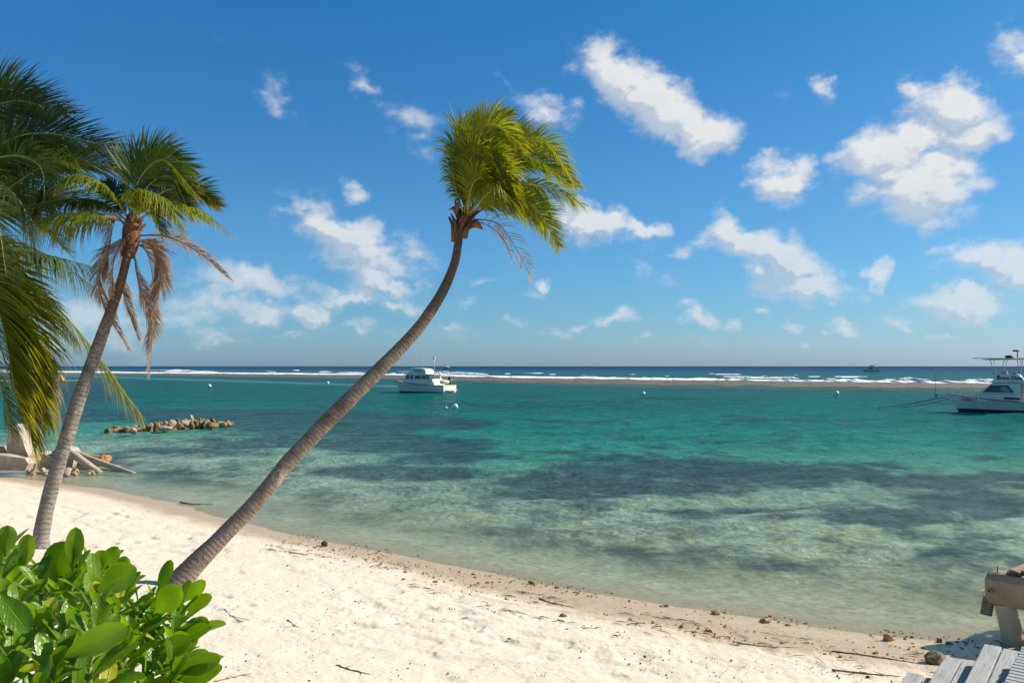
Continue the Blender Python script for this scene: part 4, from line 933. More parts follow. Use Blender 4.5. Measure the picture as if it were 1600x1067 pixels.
# low rock pile in the shallows
shoal = MB(); 
n = 60; rings = []
for i in range(n):
    t = i/(n-1); x = 162+206*t; y = 675-12*t; c = onz(x, y, 0); w = (.55+.55*math.sin(math.pi*t))*(.7+.6*rk.random()); h = (.10+.14*rk.random())*(1 if 2 < i < n-3 else .1)
    rings.append([(c.x, c.y-w*1.4, -.25), (c.x+rk.uniform(-.1, .1), c.y-w, h*.4), (c.x, c.y-w*.4, h), (c.x, c.y+w*.3, h*1.1), (c.x, c.y+w, h*.5), (c.x, c.y+w*1.5, -.25)])
shoal.loft(rings); so = shoal.build('rock_shoal', M['rockbrown'], None); tag(so, kind='structure')
BIG = [(197,671,.45,.42,'rockbrown','dark brown lump of rock near the left end of the rock pile'),
       (209,673,.42,.36,'rockpale','pinkish boulder beside the dark lump at the left of the rock pile'),
       (258,669,.62,.40,'rockpale','large rounded tan boulder in the middle of the rock pile'),
       (268,665,.50,.55,'rockpale','whitest rounded boulder, highest in the middle of the rock pile'),
       (290,663,.75,.48,'rockpale','long slanting grey-white slab on the right half of the rock pile'),
       (299,660,.30,.66,'rockpale','upright white rock at the top of the slanting slab in the rock pile'),
       (311,661,.22,.55,'rockpale','small pointed white rock right of the slab on the rock pile'),
       (329,665,.50,.42,'rockbrown','grey-brown boulder toward the right end of the rock pile')]
for i, (x, y, sx, sz, mt, lab) in enumerate(BIG):
    p = onz(x, y+5, 0); top(rock_mb((p.x, p.y, sz*.55), sx*.66, sx*.55, sz*.60, i+1), 'boulder', M[mt], lab, 'rock', 'rocks of the pile in the shallows', auto=35)
for i in range(84):
    t = (i+rk.random())/84; x = 168+196*t; y = 676-12*t+rk.uniform(-4, 2); p = onz(x, y, 0); s = rk.uniform(.12, .32); hz = s*rk.uniform(.5, .9)+(.16 if .3 < t < .85 else 0)
    top(rock_mb((p.x, p.y, hz*.5), s, s*.8, hz, i+20, 12, 8), 'rock', M[rk.choice(['rockbrown', 'rockbrown', 'rockpale', 'rockgold'])], 'small rough rock among the low rock pile in the shallows', 'rock', 'small rocks of the pile in the shallows', auto=35)

# notable stones and debris on the sand
ST = [(1460,1036,.17,.13,'rockmoss','mossy flat stone beside the wooden steps at the bottom right'),
      (1388,1000,.10,.08,'rockgold','golden-brown stone at the tip of the pier shadow'),
      (1196,972,.10,.06,'rockgold','golden stone on the wet sand, in the loose cluster left of the pier shadow'),
      (1118,959,.09,.07,'rockgold','brown-yellow stone on the wet sand, farther from the pier than the loose cluster'),
      (1040,947,.08,.05,'rockgold','small dark stone at the waterline right of the middle of the photo'),
      (832,912,.09,.05,'rockmoss','dark mossy stone on the sand just below the waterline in the middle of the photo'),
      (1468,1003,.06,.05,'rockmoss','small dark stone lying inside the pier shadow'),
      (880,963,.07,.04,'rockmoss','little brown stone alone on the dry sand in the centre foreground')]
for i, (x, y, s, h, mt, lab) in enumerate(ST):
    p = ground_at(x, y); top(rock_mb((p.x, p.y, p.z+h*.3), s, s*.8, h, i+60, 16, 10), 'stone', M[mt], lab, 'stone', 'stones on the beach', auto=35)
p = ground_at(507, 853)
top(rock_mb((p.x, p.y, p.z+.055), .075, .07, .07, 91, 18, 12, .12), 'coconut', M['husk'], 'dark round coconut lying on the sand right of the leaning palm', 'coconut')
TW = [([(350,952),(362,962),(390,970)],.010,'thin reddish twig lying right of the green shrub'),
      ([(525,1040),(548,1047),(578,1054)],.012,'straight bare stick on the sand at the bottom of the photo'),
      ([(450,968),(458,976),(468,980)],.010,'short forked twig on the sand left of centre'),
      ([(452,863),(468,865),(482,867)],.014,'reddish stick near the waterline left of the coconut'),
      ([(282,785),(300,788),(334,789)],.022,'dark branch washed up at the waterline between the two palm trunks'),
      ([(1150,1004),(1200,1011),(1260,1013),(1330,1022)],.010,'long thin dark driftwood stick on the sand left of the pier shadow'),
      ([(1300,1018),(1370,1027),(1440,1038)],.014,'dark driftwood branch ending at the mossy stone'),
      ([(1300,1048),(1360,1054),(1405,1058)],.016,'curved stick on the sand left of the wooden steps'),
      ([(335,1065),(365,1058),(395,1052)],.008,'fine curved twig beside the lower right of the shrub'),
      ([(842,935),(860,942),(898,950)],.014,'dark piece of driftwood in the weed line, centre of the beach')]
for i, (l, r, lab) in enumerate(TW):
    P_ = [ground_at(x, y)+Vector((0, 0, r*.9)) for x, y in l]; mb = MB(); C = catmull(P_, 14)
    C = [c+Vector((rk.gauss(0, .008), rk.gauss(0, .008), 0)) for c in C]; mb.tube(C, [r*(1-.6*k/13) for k in range(14)], 6)
    for k in (4, 8, 10):
        d = Vector((rk.gauss(0, .1), rk.gauss(0, .1), .015)); mb.tube([C[k], C[k]+d*.6, C[k]+d], [r*.45, r*.3, r*.15], 5)
    top(mb, 'twig', M['twig' if i not in (4, 6, 9) else 'weed'], lab, 'twig', 'sticks on the beach', origin=P_[0])
def scatter(name, label, cat, mats, gen, count, seed, lo, hi):
    r_ = random.Random(seed); mb = MB()
    for i in range(count):
        x, y = gen(r_); p = ground_at(x, y) if False else None
        X, Y = x, y; z = gz(X, Y); s = r_.uniform(lo, hi)*(1 if r_.random() < .85 else 1.8)
        k = 6; a0 = r_.uniform(0, 6); st_ = r_.uniform(.5, 1.6); ring = [(X+math.cos(a0+j*6.283/k)*s*st_*r_.uniform(.7, 1.2), Y+math.sin(a0+j*6.283/k)*s*r_.uniform(.6, 1.1), z-.012) for j in range(k)]
        r2 = [(X+(a-X)*.6, Y+(b-Y)*.6, z+s*r_.uniform(.35, .8)) for a, b, c in ring]
        mb.loft([ring, r2], r_.randrange(len(mats)), True, True)
    o = mb.build(name, mats, None, smooth=False); return tag(o, label, cat, kind='stuff')
def shore_gen(s0, s1, x0, x1, pw=1):
    def g(r_):
        X = r_.uniform(x0, x1); s = s0+(s1-s0)*r_.random()**pw; y = float(shore(np.array([X]))[0]); gr = float(shore(np.array([X+.5]))[0]-shore(np.array([X-.5]))[0])
        # clustered
        if float(fbm(np.array([X*.9]), np.array([s*1.2]), 3, 101)[0]) < .5 and r_.random() < .85: return g(r_)
        return X, y-s*math.sqrt(1+gr*gr)
    return g
scatter('pebbles', 'golden coral pebbles strewn along the wet edge of the sand', 'pebbles', [M['rockgold'], M['rockpale'], M['rockmoss'], M['sandpeb'] if 'sandpeb' in M else M['rockgold']], shore_gen(-.3, 1.9, -6, 9, 1.3), 1000, 3, .008, .030)
scatter('coral_grit', 'dark grit and coral crumbs scattered over the dry sand', 'grit', [M['rockgold'], M['weed'], M['rockpale']], shore_gen(2.2, 8, -7, 6), 1100, 4, .004, .013)
def weedline():
    r_ = random.Random(9); mb = MB()
    for i in range(520):
        X = r_.uniform(-7, 8); s = r_.choice([1.5+.25*math.sin(X*.9), 2.3+.3*math.sin(X*.6+1), 1.0])+r_.gauss(0, .09)
        if float(fbm(np.array([X*1.3]), np.array([s*.7]), 3, 201)[0]) < .54: continue
        y = float(shore(np.array([X]))[0])-s*1.2; z = gz(X, y)+.012
        a = r_.gauss(-.45, .5); l = r_.uniform(.03, .14); d = Vector((math.cos(a), math.sin(a), 0))*l; p = Vector((X, y, z))
        mb.tube([p-d, p+Vector((r_.gauss(0, .01), r_.gauss(0, .01), .014)), p+d], [.003, .006, .002], 4)
    o = mb.build('seaweed', M['weed']); tag(o, 'dark dried seaweed in broken lines along the beach', 'seaweed', kind='stuff')
weedline()

# ------------------------------------------------------------------ wreckage at the left of the beach
def cyl_thing(name, a, b, r0, r1, m_, lab, cat, grp=None, n=20):
    mb = MB(); C = [a.lerp(b, k/12) for k in range(13)]; mb.tube(C, [r0+(r1-r0)*k/12+rk.gauss(0, .004) for k in range(13)], n); return top(mb, name, m_, lab, cat, grp, auto=40)
WD = 31.0
a, b = onz(98, 697, .95), onz(160, 741, -.1); b.y = min(b.y, a.y)
cyl_thing('piling', at(98, 697, 34.6), onz(157, 741, -.12), .17, .15, M['concpale'], 'thick pale fallen piling, the shorter one, sloping into the water behind the left palm trunk', 'piling', 'fallen pilings')
cyl_thing('piling', at(104, 704, 36.0), onz(210, 741, -.14), .17, .10, M['concpale'], 'long pale fallen piling reaching farthest into the water beside the shorter one', 'piling', 'fallen pilings')
mb = MB(); p0, p1 = at(100, 704, 37.0), at(168, 719, 36.6); dd = p1-p0; Rm = dd.to_track_quat('X', 'Z').to_matrix(); c = (p0+p1)/2
mb.cbox(c, (dd.length, .3, .22), Rm, 0, .02); top(mb, 'timber', M['rustwood'], 'straight brown timber lying behind the two fallen pilings', 'timber', auto=30)
top(rock_mb(at(163, 719, 36.2), .32, .25, .24, 8), 'orange_block', M['orange'], 'orange block of stone at the water end of the brown timber', 'stone', auto=35)
def slab(x0, y0, x1, y1, D, th, m_, lab, name='concrete_slab', tilt=0, seed=1, shape=None):
    r_ = random.Random(seed); a = at(x0, y0, D); b = at(x1, y1, D); mb = MB()
    pts = shape or [(x0, y1), (x0, y0), (x1, y0), (x1, y1)]
    rings = []
    for dy in (0, th): rings.append([at(x, y, D)+Vector((0, dy, 0))+Vector((r_.gauss(0, .02), r_.gauss(0, .02), r_.gauss(0, .02))) for x, y in pts])
    mb.loft(rings, 0, True, True); return top(mb, name, m_, lab, 'slab', 'broken concrete at the left of the beach', smooth=False)
slab(0, 0, 0, 0, 33.5, .9, M['concpale'], 'tall pinkish concrete stump standing behind the long beam at the left edge', shape=[(8,722),(10,684),(14,664),(26,662),(36,690),(46,712),(44,726)], seed=2)
slab(0, 0, 0, 0, 32.6, .5, M['concpale'], 'long low pale concrete beam on the sand at the left edge', shape=[(-60,733),(-60,708),(2,711),(38,716),(44,724),(40,734)], seed=3)
slab(0, 0, 0, 0, 34.4, .6, M['conc'], 'dark brown ribbed slab behind the concrete stump at the left edge', shape=[(-60,722),(-60,694),(6,697),(14,712),(14,722)], seed=4)
slab(0, 0, 0, 0, 35.6, .8, M['concpale'], 'pale broken lump under the tip of the hanging dead frond', shape=[(40,736),(44,716),(60,708),(76,712),(92,722),(96,737)], seed=5)
slab(0, 0, 0, 0, 35.8, .8, M['concpale'], 'rough concrete piece between the lump and the upper ends of the fallen pilings', shape=[(76,734),(80,706),(92,698),(108,702),(116,716),(112,736)], seed=6)
slab(0, 0, 0, 0, 36.2, .8, M['conc'], 'shadowed brown footing under the two fallen pilings', shape=[(98,738),(102,712),(126,716),(140,728),(150,738)], seed=7)
for i in range(26):
    x = rk.uniform(38, 150); y = 737+rk.uniform(-3, 4)+(x-40)*.03; D = CH*FPX/(y-572); p = at(x, y, D); s = rk.uniform(.07, .2)
    top(rock_mb((p.x, p.y, s*.3), s, s, s*.8, i+120, 10, 7), 'rubble_stone', M[rk.choice(['rockpale', 'rockgold', 'concpale'])], 'small pale rubble stone in the heap at the foot of the fallen pilings', 'stone', 'rubble stones by the pilings', auto=35)

# ------------------------------------------------------------------ far left spit: wall and bush
p0, p1 = at(-60, 590, 242), at(94.5, 590, 238)
mb = MB(); c = (p0+p1)/2; Rm = frame2(p1-p0); L = (p1-p0).length; mb.cbox((c.x, c.y, .9), (L, 2., 1.5), Rm, 0, .08); mb.cbox((p1.x-.35, p1.y, 1.0), (.9, 2.4, 1.7), Rm, 0, .08)
top(mb, 'sea_wall', M['wallstone'], 'pale sea wall on the far point at the left, below the round green bush', 'wall', smooth=False)
mb = MB(); rings = []
for i in range(40):
    t = i/39; c = at(-80+215*t, 595, 236-2*t); w = 3*(1-t*.5); rings.append([(c.x, c.y-w, -.2), (c.x, c.y-w*.8, .25+.12*rk.random()), (c.x, c.y+w*.5, .35+.15*rk.random()), (c.x, c.y+w, -.2)])
mb.loft(rings); so = mb.build('spit', M['spit']); tag(so, kind='structure')
bc = at(70, 585, 246); fb_ = empty('round_bush', (bc.x, bc.y, .3), 'round green bush behind the pale sea wall on the far point', 'bush')
mb = MB()
for i in range(2600):
    v = Vector((rk.gauss(0, 1), rk.gauss(0, 1), rk.gauss(0, 1))).normalized()*(.55+.5*rk.random()**.4); v *= .85+.35*float(vn1(v.x*2+5, v.z*2+v.y))
    c = Vector((bc.x+v.x*2.5, bc.y+v.y*2, 2.0+v.z*1.35)); a = Vector((rk.gauss(0, 1), rk.gauss(0, 1), rk.gauss(0, 1))).normalized()*.16; b = a.orthogonal().normalized()*.13
    mb.add([c-a, c+b, c+a, c-b], [(0, 1, 2, 3)])
mb.build('foliage', M['bushfar'], fb_, smooth=False)
mb = MB()
for k in range(4): mb.tube([Vector((bc.x+k*.3-.5, bc.y, .2)), Vector((bc.x+k*.8-1.2, bc.y, 2.2))], [.12, .05], 6)
mb.build('stem', M['twig'], fb_)

# ------------------------------------------------------------------ buoys
BU = [(711,636,.33,'largest white mooring ball, in front of the stern of the anchored cabin cruiser'),
      (697,636.5,.13,'tiny white float just left of the largest mooring ball'),
      (327,603,.42,'white mooring ball left of the leaning trunk, above the low rock pile'),
      (512,598,.40,'white mooring ball between the leaning trunk and the left palm, nearest the reef'),
      (1005,615,.34,'white mooring ball in the middle of the lagoon to the right of the leaning palm'),
      (1307,615,.40,'white mooring ball in the right half of the lagoon, left of the sport fishing boat'),
      (98.5,594,.45,'white ball floating at the end of the sea wall on the far point')]
for (x, y, r, lab) in BU:
    p = onz(x, y+1.5, 0); e = empty('mooring_ball', (p.x, p.y, -.1), lab, 'buoy', 'mooring balls on the lagoon')
    mb = MB(); mb.sphere((p.x, p.y, r*.55), r, 20, 14, (1, 1, .92)); mb.build('float', M['buoy'], e)
    mb = MB(); mb.tube([(p.x, p.y, r*1.4), (p.x, p.y, r*1.6)], [r*.22, r*.18], 10); mb.build('cap', M['black'] if r > .2 else M['buoy'], e)

# ------------------------------------------------------------------ boats (local: x forward, y to port, z up)
def hull_mb(L, B, sh_st, sh_bow, rake=.9, nst=22, boot=.16, flare=.8):
    mb = MB(); rings = []; sheer = []
    for i in range(nst):
        s = i/(nst-1); b = B/2*(.90+.10*min(1, s/.35))*(1-max(0, (s-.42)/.58)**2.3); b = max(b, .02)
        zs = sh_st+(sh_bow-sh_st)*s**1.8
        x = lambda z: s*L-rake*(1-max(z, -.2)/zs)*s**5
        fl = 1-(1-flare)*s
        sec = [(0, -.55), (b*.80*fl, -.25), (b*.92*fl, boot), (b*(.95*fl+.03), boot+.02), (b*(fl*.5+.5), zs*.6), (b*1.0, zs-.10), (b*1.03, zs-.09), (b*1.03, zs), (b*.94, zs+.01)]
        rings.append([(x(z), y, z) for y, z in sec]); sheer.append((x(zs), b, zs))
    for sg in (1, -1):
        rr = [[(a, y*sg, z) for a, y, z in r] for r in rings]; n = len(rr[0])
        for i in range(nst-1):
            for k in range(n-1):
                q_ = [rr[i][k], rr[i][k+1], rr[i+1][k+1], rr[i+1][k]]
                mb.add(q_ if sg < 0 else q_[::-1], [(0, 1, 2, 3)], 1 if k < 2 else 0)
    tr = [(a, y, z) for a, y, z in rings[0]]; mb.add(tr+[(a, -y, z) for a, y, z in tr[::-1]], [tuple(range(2*len(tr)))[::-1]], 0)
    return mb, sheer
def deck_mb(sheer, dz=-.12, x0=0, x1=1e9):
    mb = MB(); r = [[(x, b*.95, z+dz), (x, 0, z+dz+.05), (x, -b*.95, z+dz)] for x, b, z in sheer if x0 <= x <= x1]; mb.loft(r); return mb
def rail(mb, pts, h, r=.02, posts=5):
    P_ = [Vector(p)+Vector((0, 0, h)) for p in pts]; C = catmull(P_, 24); mb.tube(C, r, 5)
    B0 = catmull([Vector(p) for p in pts], 24)
    for k in range(posts): i = int(k*23/(posts-1)); mb.tube([B0[i], C[i]], r*.8, 5)
def extr(mb, poly, y0, y1, mi=0):   # side profile poly (x,z) extruded from y0 to y1
    n = len(poly); vs = [(x, y0, z) for x, z in poly]+[(x, y1, z) for x, z in poly]
    mb.add(vs, [tuple(range(n)), tuple(range(n, 2*n))[::-1]]+[(k, k+n, (k+1) % n+n, (k+1) % n) for k in range(n)], mi)
def house(mb, poly, w0, w1, mi=0):   # tapered cabin: half width w0 at lowest z, w1 at highest
    zs = [z for _, z in poly]; a, b = min(zs), max(zs); wv = [w0+(w1-w0)*(z-a)/(b-a) for z in zs]; n = len(poly)
    vs = [(x, w, z) for (x, z), w in zip(poly, wv)]+[(x, -w, z) for (x, z), w in zip(poly, wv)]
    mb.add(vs, [tuple(range(n))[::-1], tuple(range(n, 2*n))]+[(k, (k+1) % n, (k+1) % n+n, k+n) for k in range(n)], mi)
def pane(name, poly, wfun, parent, m_, frame=True, fr=.035, side=1):
    mb = MB()
    for sg in (side,):
        vs = [(x, sg*(wfun(z)+.012), z) for x, z in poly]; n = len(poly); vs += [(x, sg*(wfun(z)-.01), z) for x, z in poly]
        mb.add(vs, [tuple(range(n)), tuple(range(n, 2*n))[::-1]]+[(k, k+n, (k+1) % n+n, (k+1) % n) for k in range(n)])
    o = mb.build(name, m_, parent, smooth=False, local=True)
    if frame:
        mb = MB()
        for sg in (side,):
            P_ = [Vector((x, sg*(wfun(z)+.02), z)) for x, z in poly]
            for k in range(len(P_)): mb.tube([P_[k], P_[(k+1) % len(P_)]], fr/2, 4)
        mb.build('window_frame', M['black'], o, smooth=False, local=True)
    return o
def lettering(txt, size, c, parent, name='lettering', m_='letter', shear=0.):
    cu = bpy.data.curves.new('t', 'FONT'); cu.body = txt; cu.size = size; cu.extrude = .006; cu.shear = shear; cu.align_x = 'CENTER'; cu.align_y = 'CENTER'; cu.offset = size*.015
    t = bpy.data.objects.new('t', cu); me = bpy.data.meshes.new_from_object(t); bpy.data.objects.remove(t)
    me.transform(Matrix.Translation(c) @ Matrix(((-1, 0, 0, 0), (0, 0, 1, 0), (0, 1, 0, 0), (0, 0, 0, 1))))
    me.materials.clear(); me.materials.append(M[m_]); o = link(bpy.data.objects.new(name, me)); o.parent = parent; return o

HD = math.atan2(.61, -.79)
# right: sport fishing boat
bw = onz(1481, 641, 0); L_ = 11.5; hd = Vector((math.cos(HD), math.sin(HD), 0)); bow = at(1479, 616, 82); st = Vector((bow.x, bow.y, 0))-hd*L_
fb = empty('fishing_boat', st, 'white sport fishing boat with flybridge and hardtop moored at the right edge', 'boat', None, HD)
mb, shr = hull_mb(L_, 3.9, .95, 1.72, 1.0, 26, .22, .72)
hull = mb.build('hull', [M['white'], M['boot']], fb, local=True, auto=40)
mb = MB(); 
for sg in (1, -1): mb.tube([(x, b*1.04*sg, z-.05) for x, b, z in shr], .035, 5)
mb.build('rub_rail', M['rope'], hull, local=True)
deck_mb(shr, -.10).build('deck', M['white'], fb, local=True)
ax = lambda a: L_-a      # distance aft of the bow -> local x
mb = MB(); house(mb, [(ax(6.6), 1.0), (ax(2.9), 1.0), (ax(3.0), 1.75), (ax(4.25), 2.86), (ax(6.6), 2.86)], 1.62, 1.40); cab = mb.build('cabin', M['white'], fb, local=True, auto=30)
wf = lambda z: 1.62+(1.40-1.62)*(z-1.)/1.86
pane('window', [(ax(3.45), 1.95), (ax(4.15), 2.62), (ax(5.55), 2.62), (ax(6.05), 1.95)], wf, cab, M['window'], side=1)
pane('window', [(ax(3.45), 1.95), (ax(4.15), 2.62), (ax(5.55), 2.62), (ax(6.05), 1.95)], wf, cab, M['window'], side=-1)
pane('window', [(ax(4.75), 2.02), (ax(4.9), 2.52), (ax(5.45), 2.52), (ax(5.85), 2.02)], lambda z: wf(z)+.016, cab, M['glasslight'])
mb = MB()
for sg in (1, -1): mb.tube([(ax(5.02), sg*(wf(2.)+.03), 1.95), (ax(5.05), sg*(wf(2.6)+.03), 2.62)], .02, 4); mb.tube([(ax(3.4), sg*1.53, 1.78), (ax(6.1), sg*1.53, 1.78)], .022, 4)
mb.build('trim', M['black'], cab, local=True)
pane('vent', [(ax(5.2), 1.30), (ax(5.2), 1.50), (ax(6.55), 1.44), (ax(6.55), 1.24)], lambda z: wf(z)+.03, cab, M['black'], False)
mb = MB()
mb.add([(ax(3.08), .65, 1.86), (ax(3.08), -.65, 1.86), (ax(4.08), -.6, 2.74), (ax(4.08), .6, 2.74)], [(0, 1, 2, 3)]); mb.v = [(x+.03, y, z+.02) for x, y, z in mb.v]; mb.build('windscreen', M['window'], cab, local=True)
mb = MB(); house(mb, [(ax(6.9), 2.88), (ax(4.0), 2.88), (ax(4.2), 3.05), (ax(4.9), 3.78), (ax(6.3), 3.72), (ax(6.9), 3.1)], 1.5, 1.32); fly = mb.build('flybridge', M['white'], fb, local=True, auto=30)
mb = MB()
for sg in (1, -1): mb.tube([(ax(3.9), sg*1.5, 2.88), (ax(6.9), sg*1.5, 2.88)], .03, 4)
mb.build('trim', M['rope'], fly, local=True)
mb = MB(); mb.cbox((ax(4.75), 1.40, 3.52), (.26, .05, .16), None, 0, .01); mb.build('side_light', M['black'], fly, local=True)
lettering('Brew Dool', .50, (ax(5.72), 1.47, 3.34), fly, shear=.15)
lettering('ViciMar', .32, (ax(2.0), 1.66, 1.17), hull, shear=.15)
mb = MB(); mb.cbox((ax(5.1), .3, 3.9), (.5, .9, .35), None, 0, .06); mb.cbox((ax(5.9), .6, 3.82), (.6, .5, .4), None, 0, .1); mb.build('helm_seat', M['cream'], fly, local=True)
mb = MB()
for (a, b_, y) in ((4.4, 4.1, 1.3), (4.75, 5.3, 1.3), (6.5, 6.35, 1.3), (6.7, 6.75, 1.3)):
    for sg in (1, -1): mb.tube([(ax(a), sg*y, 3.5 if a > 5 else 3.45), (ax(b_), sg*y*.95, 5.1)], .03, 5)
mb.build('hardtop_frame', M['metal'], fb, local=True)
mb = MB(); extr(mb, [(ax(8.2), 5.15), (ax(3.5), 5.10), (ax(3.35), 5.18), (ax(5.0), 5.28), (ax(8.2), 5.28)], -1.4, 1.4); mb.build('hardtop', M['white'], fb, smooth=False, local=True)
mb = MB(); mb.tube([(ax(2.6), 1.5, 5.28), (ax(6.5), 1.45, 5.22)], .035, 5); mb.tube([(ax(6.3), .6, 5.2), (ax(6.3), .6, 5.95)], .05, 6); mb.sphere((ax(6.2), .6, 6.0), .34, 14, 8, (1, 1, .3)); mb.sphere((ax(5.6), .4, 5.42), .32, 14, 8, (1.3, 1, .5)); mb.build('radar', M['black'], fb, local=True)
mb = MB()
for sg in (1, -1):
    pts = [(x, b*.92*sg, z) for x, b, z in shr if x > ax(3.2)]; pts = pts[::max(1, len(pts)//4)]; rail(mb, pts, .62, .02, 6)
mb.build('bow_rail', M['metal'], fb, local=True)
mb = MB(); mb.cbox((ax(-.35), 0, 1.66), (1.3, .35, .08), None, 0, .02); mb.build('pulpit', M['white'], fb, local=True)
mb = MB(); mb.tube([(ax(-.6), 0, 1.62), (ax(-1.0), 0, 1.50)], .05, 6); mb.tube([(ax(-.85), .3, 1.35), (ax(-1.05), 0, 1.45), (ax(-.85), -.3, 1.35)], .07, 6); mb.build('anchor', M['black'], fb, local=True)
mb = MB(); mb.tube([(ax(-1.0), .05, 1.7), (ax(-1.0), .05, 4.3)], [.02, .01], 5); mb.cbox((ax(-1.0), .05, 4.1), (.04, .2, .35), None, 0, .005); mb.build('bow_staff', M['rope'], fb, local=True)
mb = MB(); house(mb, [(ax(7.0), 1.0), (ax(6.62), 1.0), (ax(6.62), 2.8), (ax(7.0), 2.8)], 1.3, 1.3); mb.build('cabin_bulkhead', M['cream'], fb, local=True)
def rope_thing(a, b, sag, r, lab):
    mb = MB(); C = [a.lerp(b, k/24)-Vector((0, 0, sag*math.sin(math.pi*k/24))) for k in range(25)]; mb.tube(C, r, 5); top(mb, 'mooring_line', M['rope'], lab, 'rope', 'mooring lines of the fishing boat', origin=a)
rope_thing(at(1480, 619, 81.5), onz(1371, 637.5, -.05), .12, .035, 'upper dark mooring line running from the bow of the fishing boat into the water')
rope_thing(at(1483, 623, 81.2), onz(1405, 637, -.05), .12, .028, 'lower dark mooring line running from the bow of the fishing boat into the water')

# left: cabin cruiser
L_ = 11.9; sc = onz(703, 613, 0); HD2 = math.atan2(.50, -.866)
cb = empty('cabin_cruiser', (sc.x, sc.y, 0), 'old white cabin cruiser with flybridge and mast anchored beyond the leaning trunk', 'boat', None, HD2)
mb, shr = hull_mb(L_, 4.3, 1.25, 2.05, 1.0, 24, .08, .8); hull = mb.build('hull', [M['white'], M['boot']], cb, local=True, auto=40)
mb = MB()
for sg in (1, -1): mb.tube([(x, b*1.04*sg, z-.06) for x, b, z in shr], .05, 5)
mb.build('rub_rail', M['rope'], hull, local=True)
deck_mb(shr, -.10).build('deck', M['white'], cb, local=True)
mb = MB(); house(mb, [(3.0, 1.2), (8.9, 1.2), (8.7, 2.1), (8.2, 3.0), (3.0, 3.0)], 1.75, 1.6); cab = mb.build('cabin', M['white'], cb, local=True, auto=30)
wf2 = lambda z: 1.75-.15*(z-1.2)/1.8
for (x0, x1) in ((7.5, 8.2), (6.6, 7.3), (5.0, 6.3), (3.9, 4.8), (3.25, 3.75)):
    for sg_ in (1, -1): pane('window', [(x0, 2.25), (x1, 2.25), (x1-.05, 2.88), (x0, 2.88)], wf2, cab, M['window'], False, side=sg_)
mb = MB(); mb.cbox((5.3, 0, 3.06), (6.6, 3.7, .12), None, 0, .03); mb.build('cabin_roof', M['white'], cab, local=True)
mb = MB(); house(mb, [(4.2, 3.12), (8.1, 3.12), (7.6, 4.15), (7.2, 4.2), (4.9, 4.1), (4.4, 3.9)], 1.35, 1.1); fly = mb.build('flybridge', M['white'], cb, local=True, auto=30)
pane('canvas_panel', [(5.0, 3.45), (6.9, 3.45), (6.9, 4.0), (5.1, 3.95)], lambda z: 1.36-.25*(z-3.1), fly, M['canvas'], False)
mb = MB(); mb.tube([(3.3, 0, 3.1), (3.3, 0, 6.1)], [.06, .04], 6); mb.tube([(3.3, -.5, 5.7), (3.3, .5, 5.7)], .03, 5); mb.sphere((3.3, 0, 5.95), .28, 12, 8, (1, 1, .6)); mb.tube([(5.0, .8, 3.4), (5.0, .8, 6.3)], [.02, .01], 5); mb.build('mast', M['white'], cb, local=True)
mb = MB(); mb.tube([(1.9, .3, 1.2), (1.9, .3, 3.9)], [.05, .04], 6); mb.tube([(1.9, .3, 3.8), (1.3, .0, 4.6), (.2, -.6, 5.0)], [.03, .03, .02], 5); mb.build('davit', M['metal'], cb, local=True)
mb = MB(); extr(mb, [(3.0, 1.2), (3.0, 2.5), (2.7, 2.3), (2.1, 1.2)], -1.5, 1.5); mb.build('wing_panel', M['white'], cab, smooth=False, local=True)
mb = MB(); mb.sphere((.9, .3, 1.75), .75, 16, 10, (.9, 1.6, .55)); mb.build('dinghy_cover', M['cream'], cb, local=True)
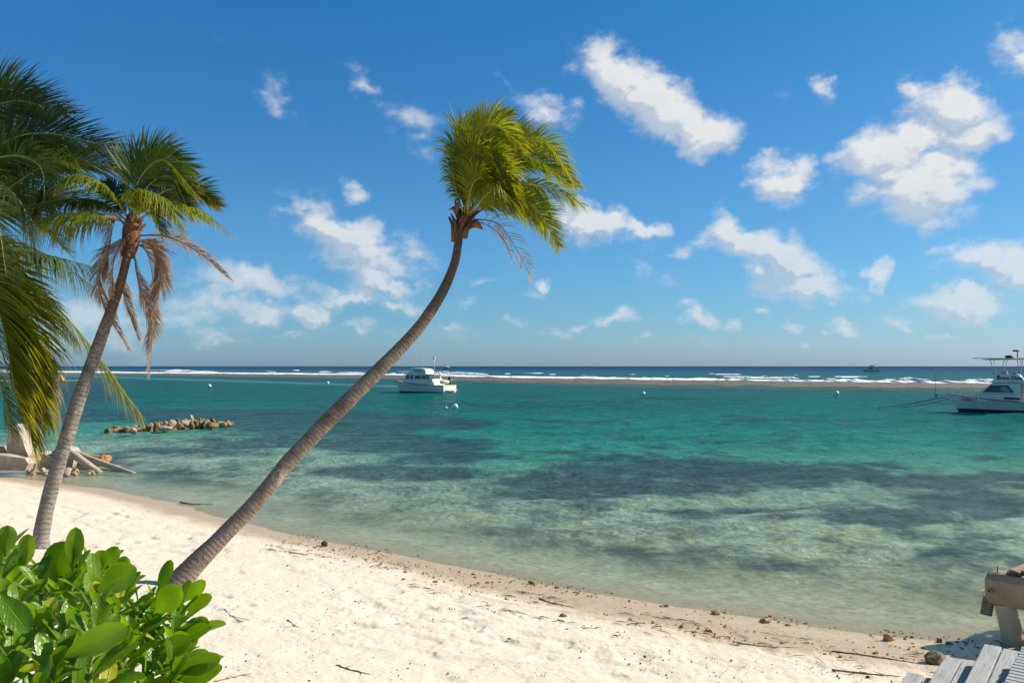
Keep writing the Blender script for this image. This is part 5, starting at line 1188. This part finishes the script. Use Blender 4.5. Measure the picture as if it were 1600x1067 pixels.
mb = MB(); rail(mb, [(2.4, 1.9, 1.25), (1.0, 1.95, 1.25), (.05, 1.9, 1.25), (.05, 0, 1.25), (.05, -1.9, 1.25)], .8, .025, 8); mb.build('stern_rail', M['metal'], cb, local=True)
mb = MB()
for sg in (1, -1): rail(mb, [(x, b*.92*sg, z) for x, b, z in shr if x > 8][::2], .6, .025, 5)
mb.build('bow_rail', M['metal'], cb, local=True)
mb = MB(); mb.cbox((-.35, 0, .35), (.7, 3., .07), None, 0, .02); mb.build('swim_platform', M['cream'], cb, local=True)
mb = MB(); mb.cbox((.7, -1.0, 2.0), (.5, .5, 1.3), None, 0, .1); mb.build('deck_box', M['black'], cb, local=True)

# far out beyond the reef: two small boats
def far_boat(px, py, lab, rz, k=1., z0=0.):
    p = onz(px, py, 0); e = empty('distant_boat', (p.x, p.y, 0), lab, 'boat', 'boats far out beyond the reef', rz)
    mb, sh2 = hull_mb(14*k, 4.6*k, 1.3*k, 2.6*k, 1.5, 14, .3); mb.build('hull', [M['white'], M['boot']], e, local=True)
    deck_mb(sh2, -.1).build('deck', M['white'], e, local=True)
    mb = MB(); house(mb, [(4*k, 1.2*k), (10*k, 1.6*k), (9*k, 3.6*k), (4*k, 3.6*k)], 1.7*k, 1.5*k); mb.build('cabin', M['glasslight'], e, local=True)
    mb = MB(); mb.cbox((6.3*k, 0, 3.8*k), (6.6*k, 3.8*k, .4*k), None, 0, .05); mb.cbox((6.3*k, 0, 4.6*k), (3*k, 2.6*k, 1.2*k), None, 0, .2); mb.build('canopy', M['white'], e, local=True)
    mb = MB(); mb.tube([(6*k, 1.6*k, 3.8*k), (2*k, 3.5*k, 8*k)], .12, 5); mb.tube([(6*k, -1.6*k, 3.8*k), (2*k, -3.5*k, 8*k)], .12, 5); mb.build('outrigger', M['metal'], e, local=True)
    mb = MB(); mb.cbox((1.6*k, 0, 1.7*k), (2.4*k, 3*k, .8*k), None, 0, .1); mb.build('cockpit', M['redtrim'], e, local=True)
far_boat(692, 577.4, 'distant white boat beyond the reef, seen just above the stern of the cabin cruiser', R(-20), .9)
far_boat(1374, 580.2, 'distant white boat beyond the reef on the right, with a red cockpit', R(168), 1.)
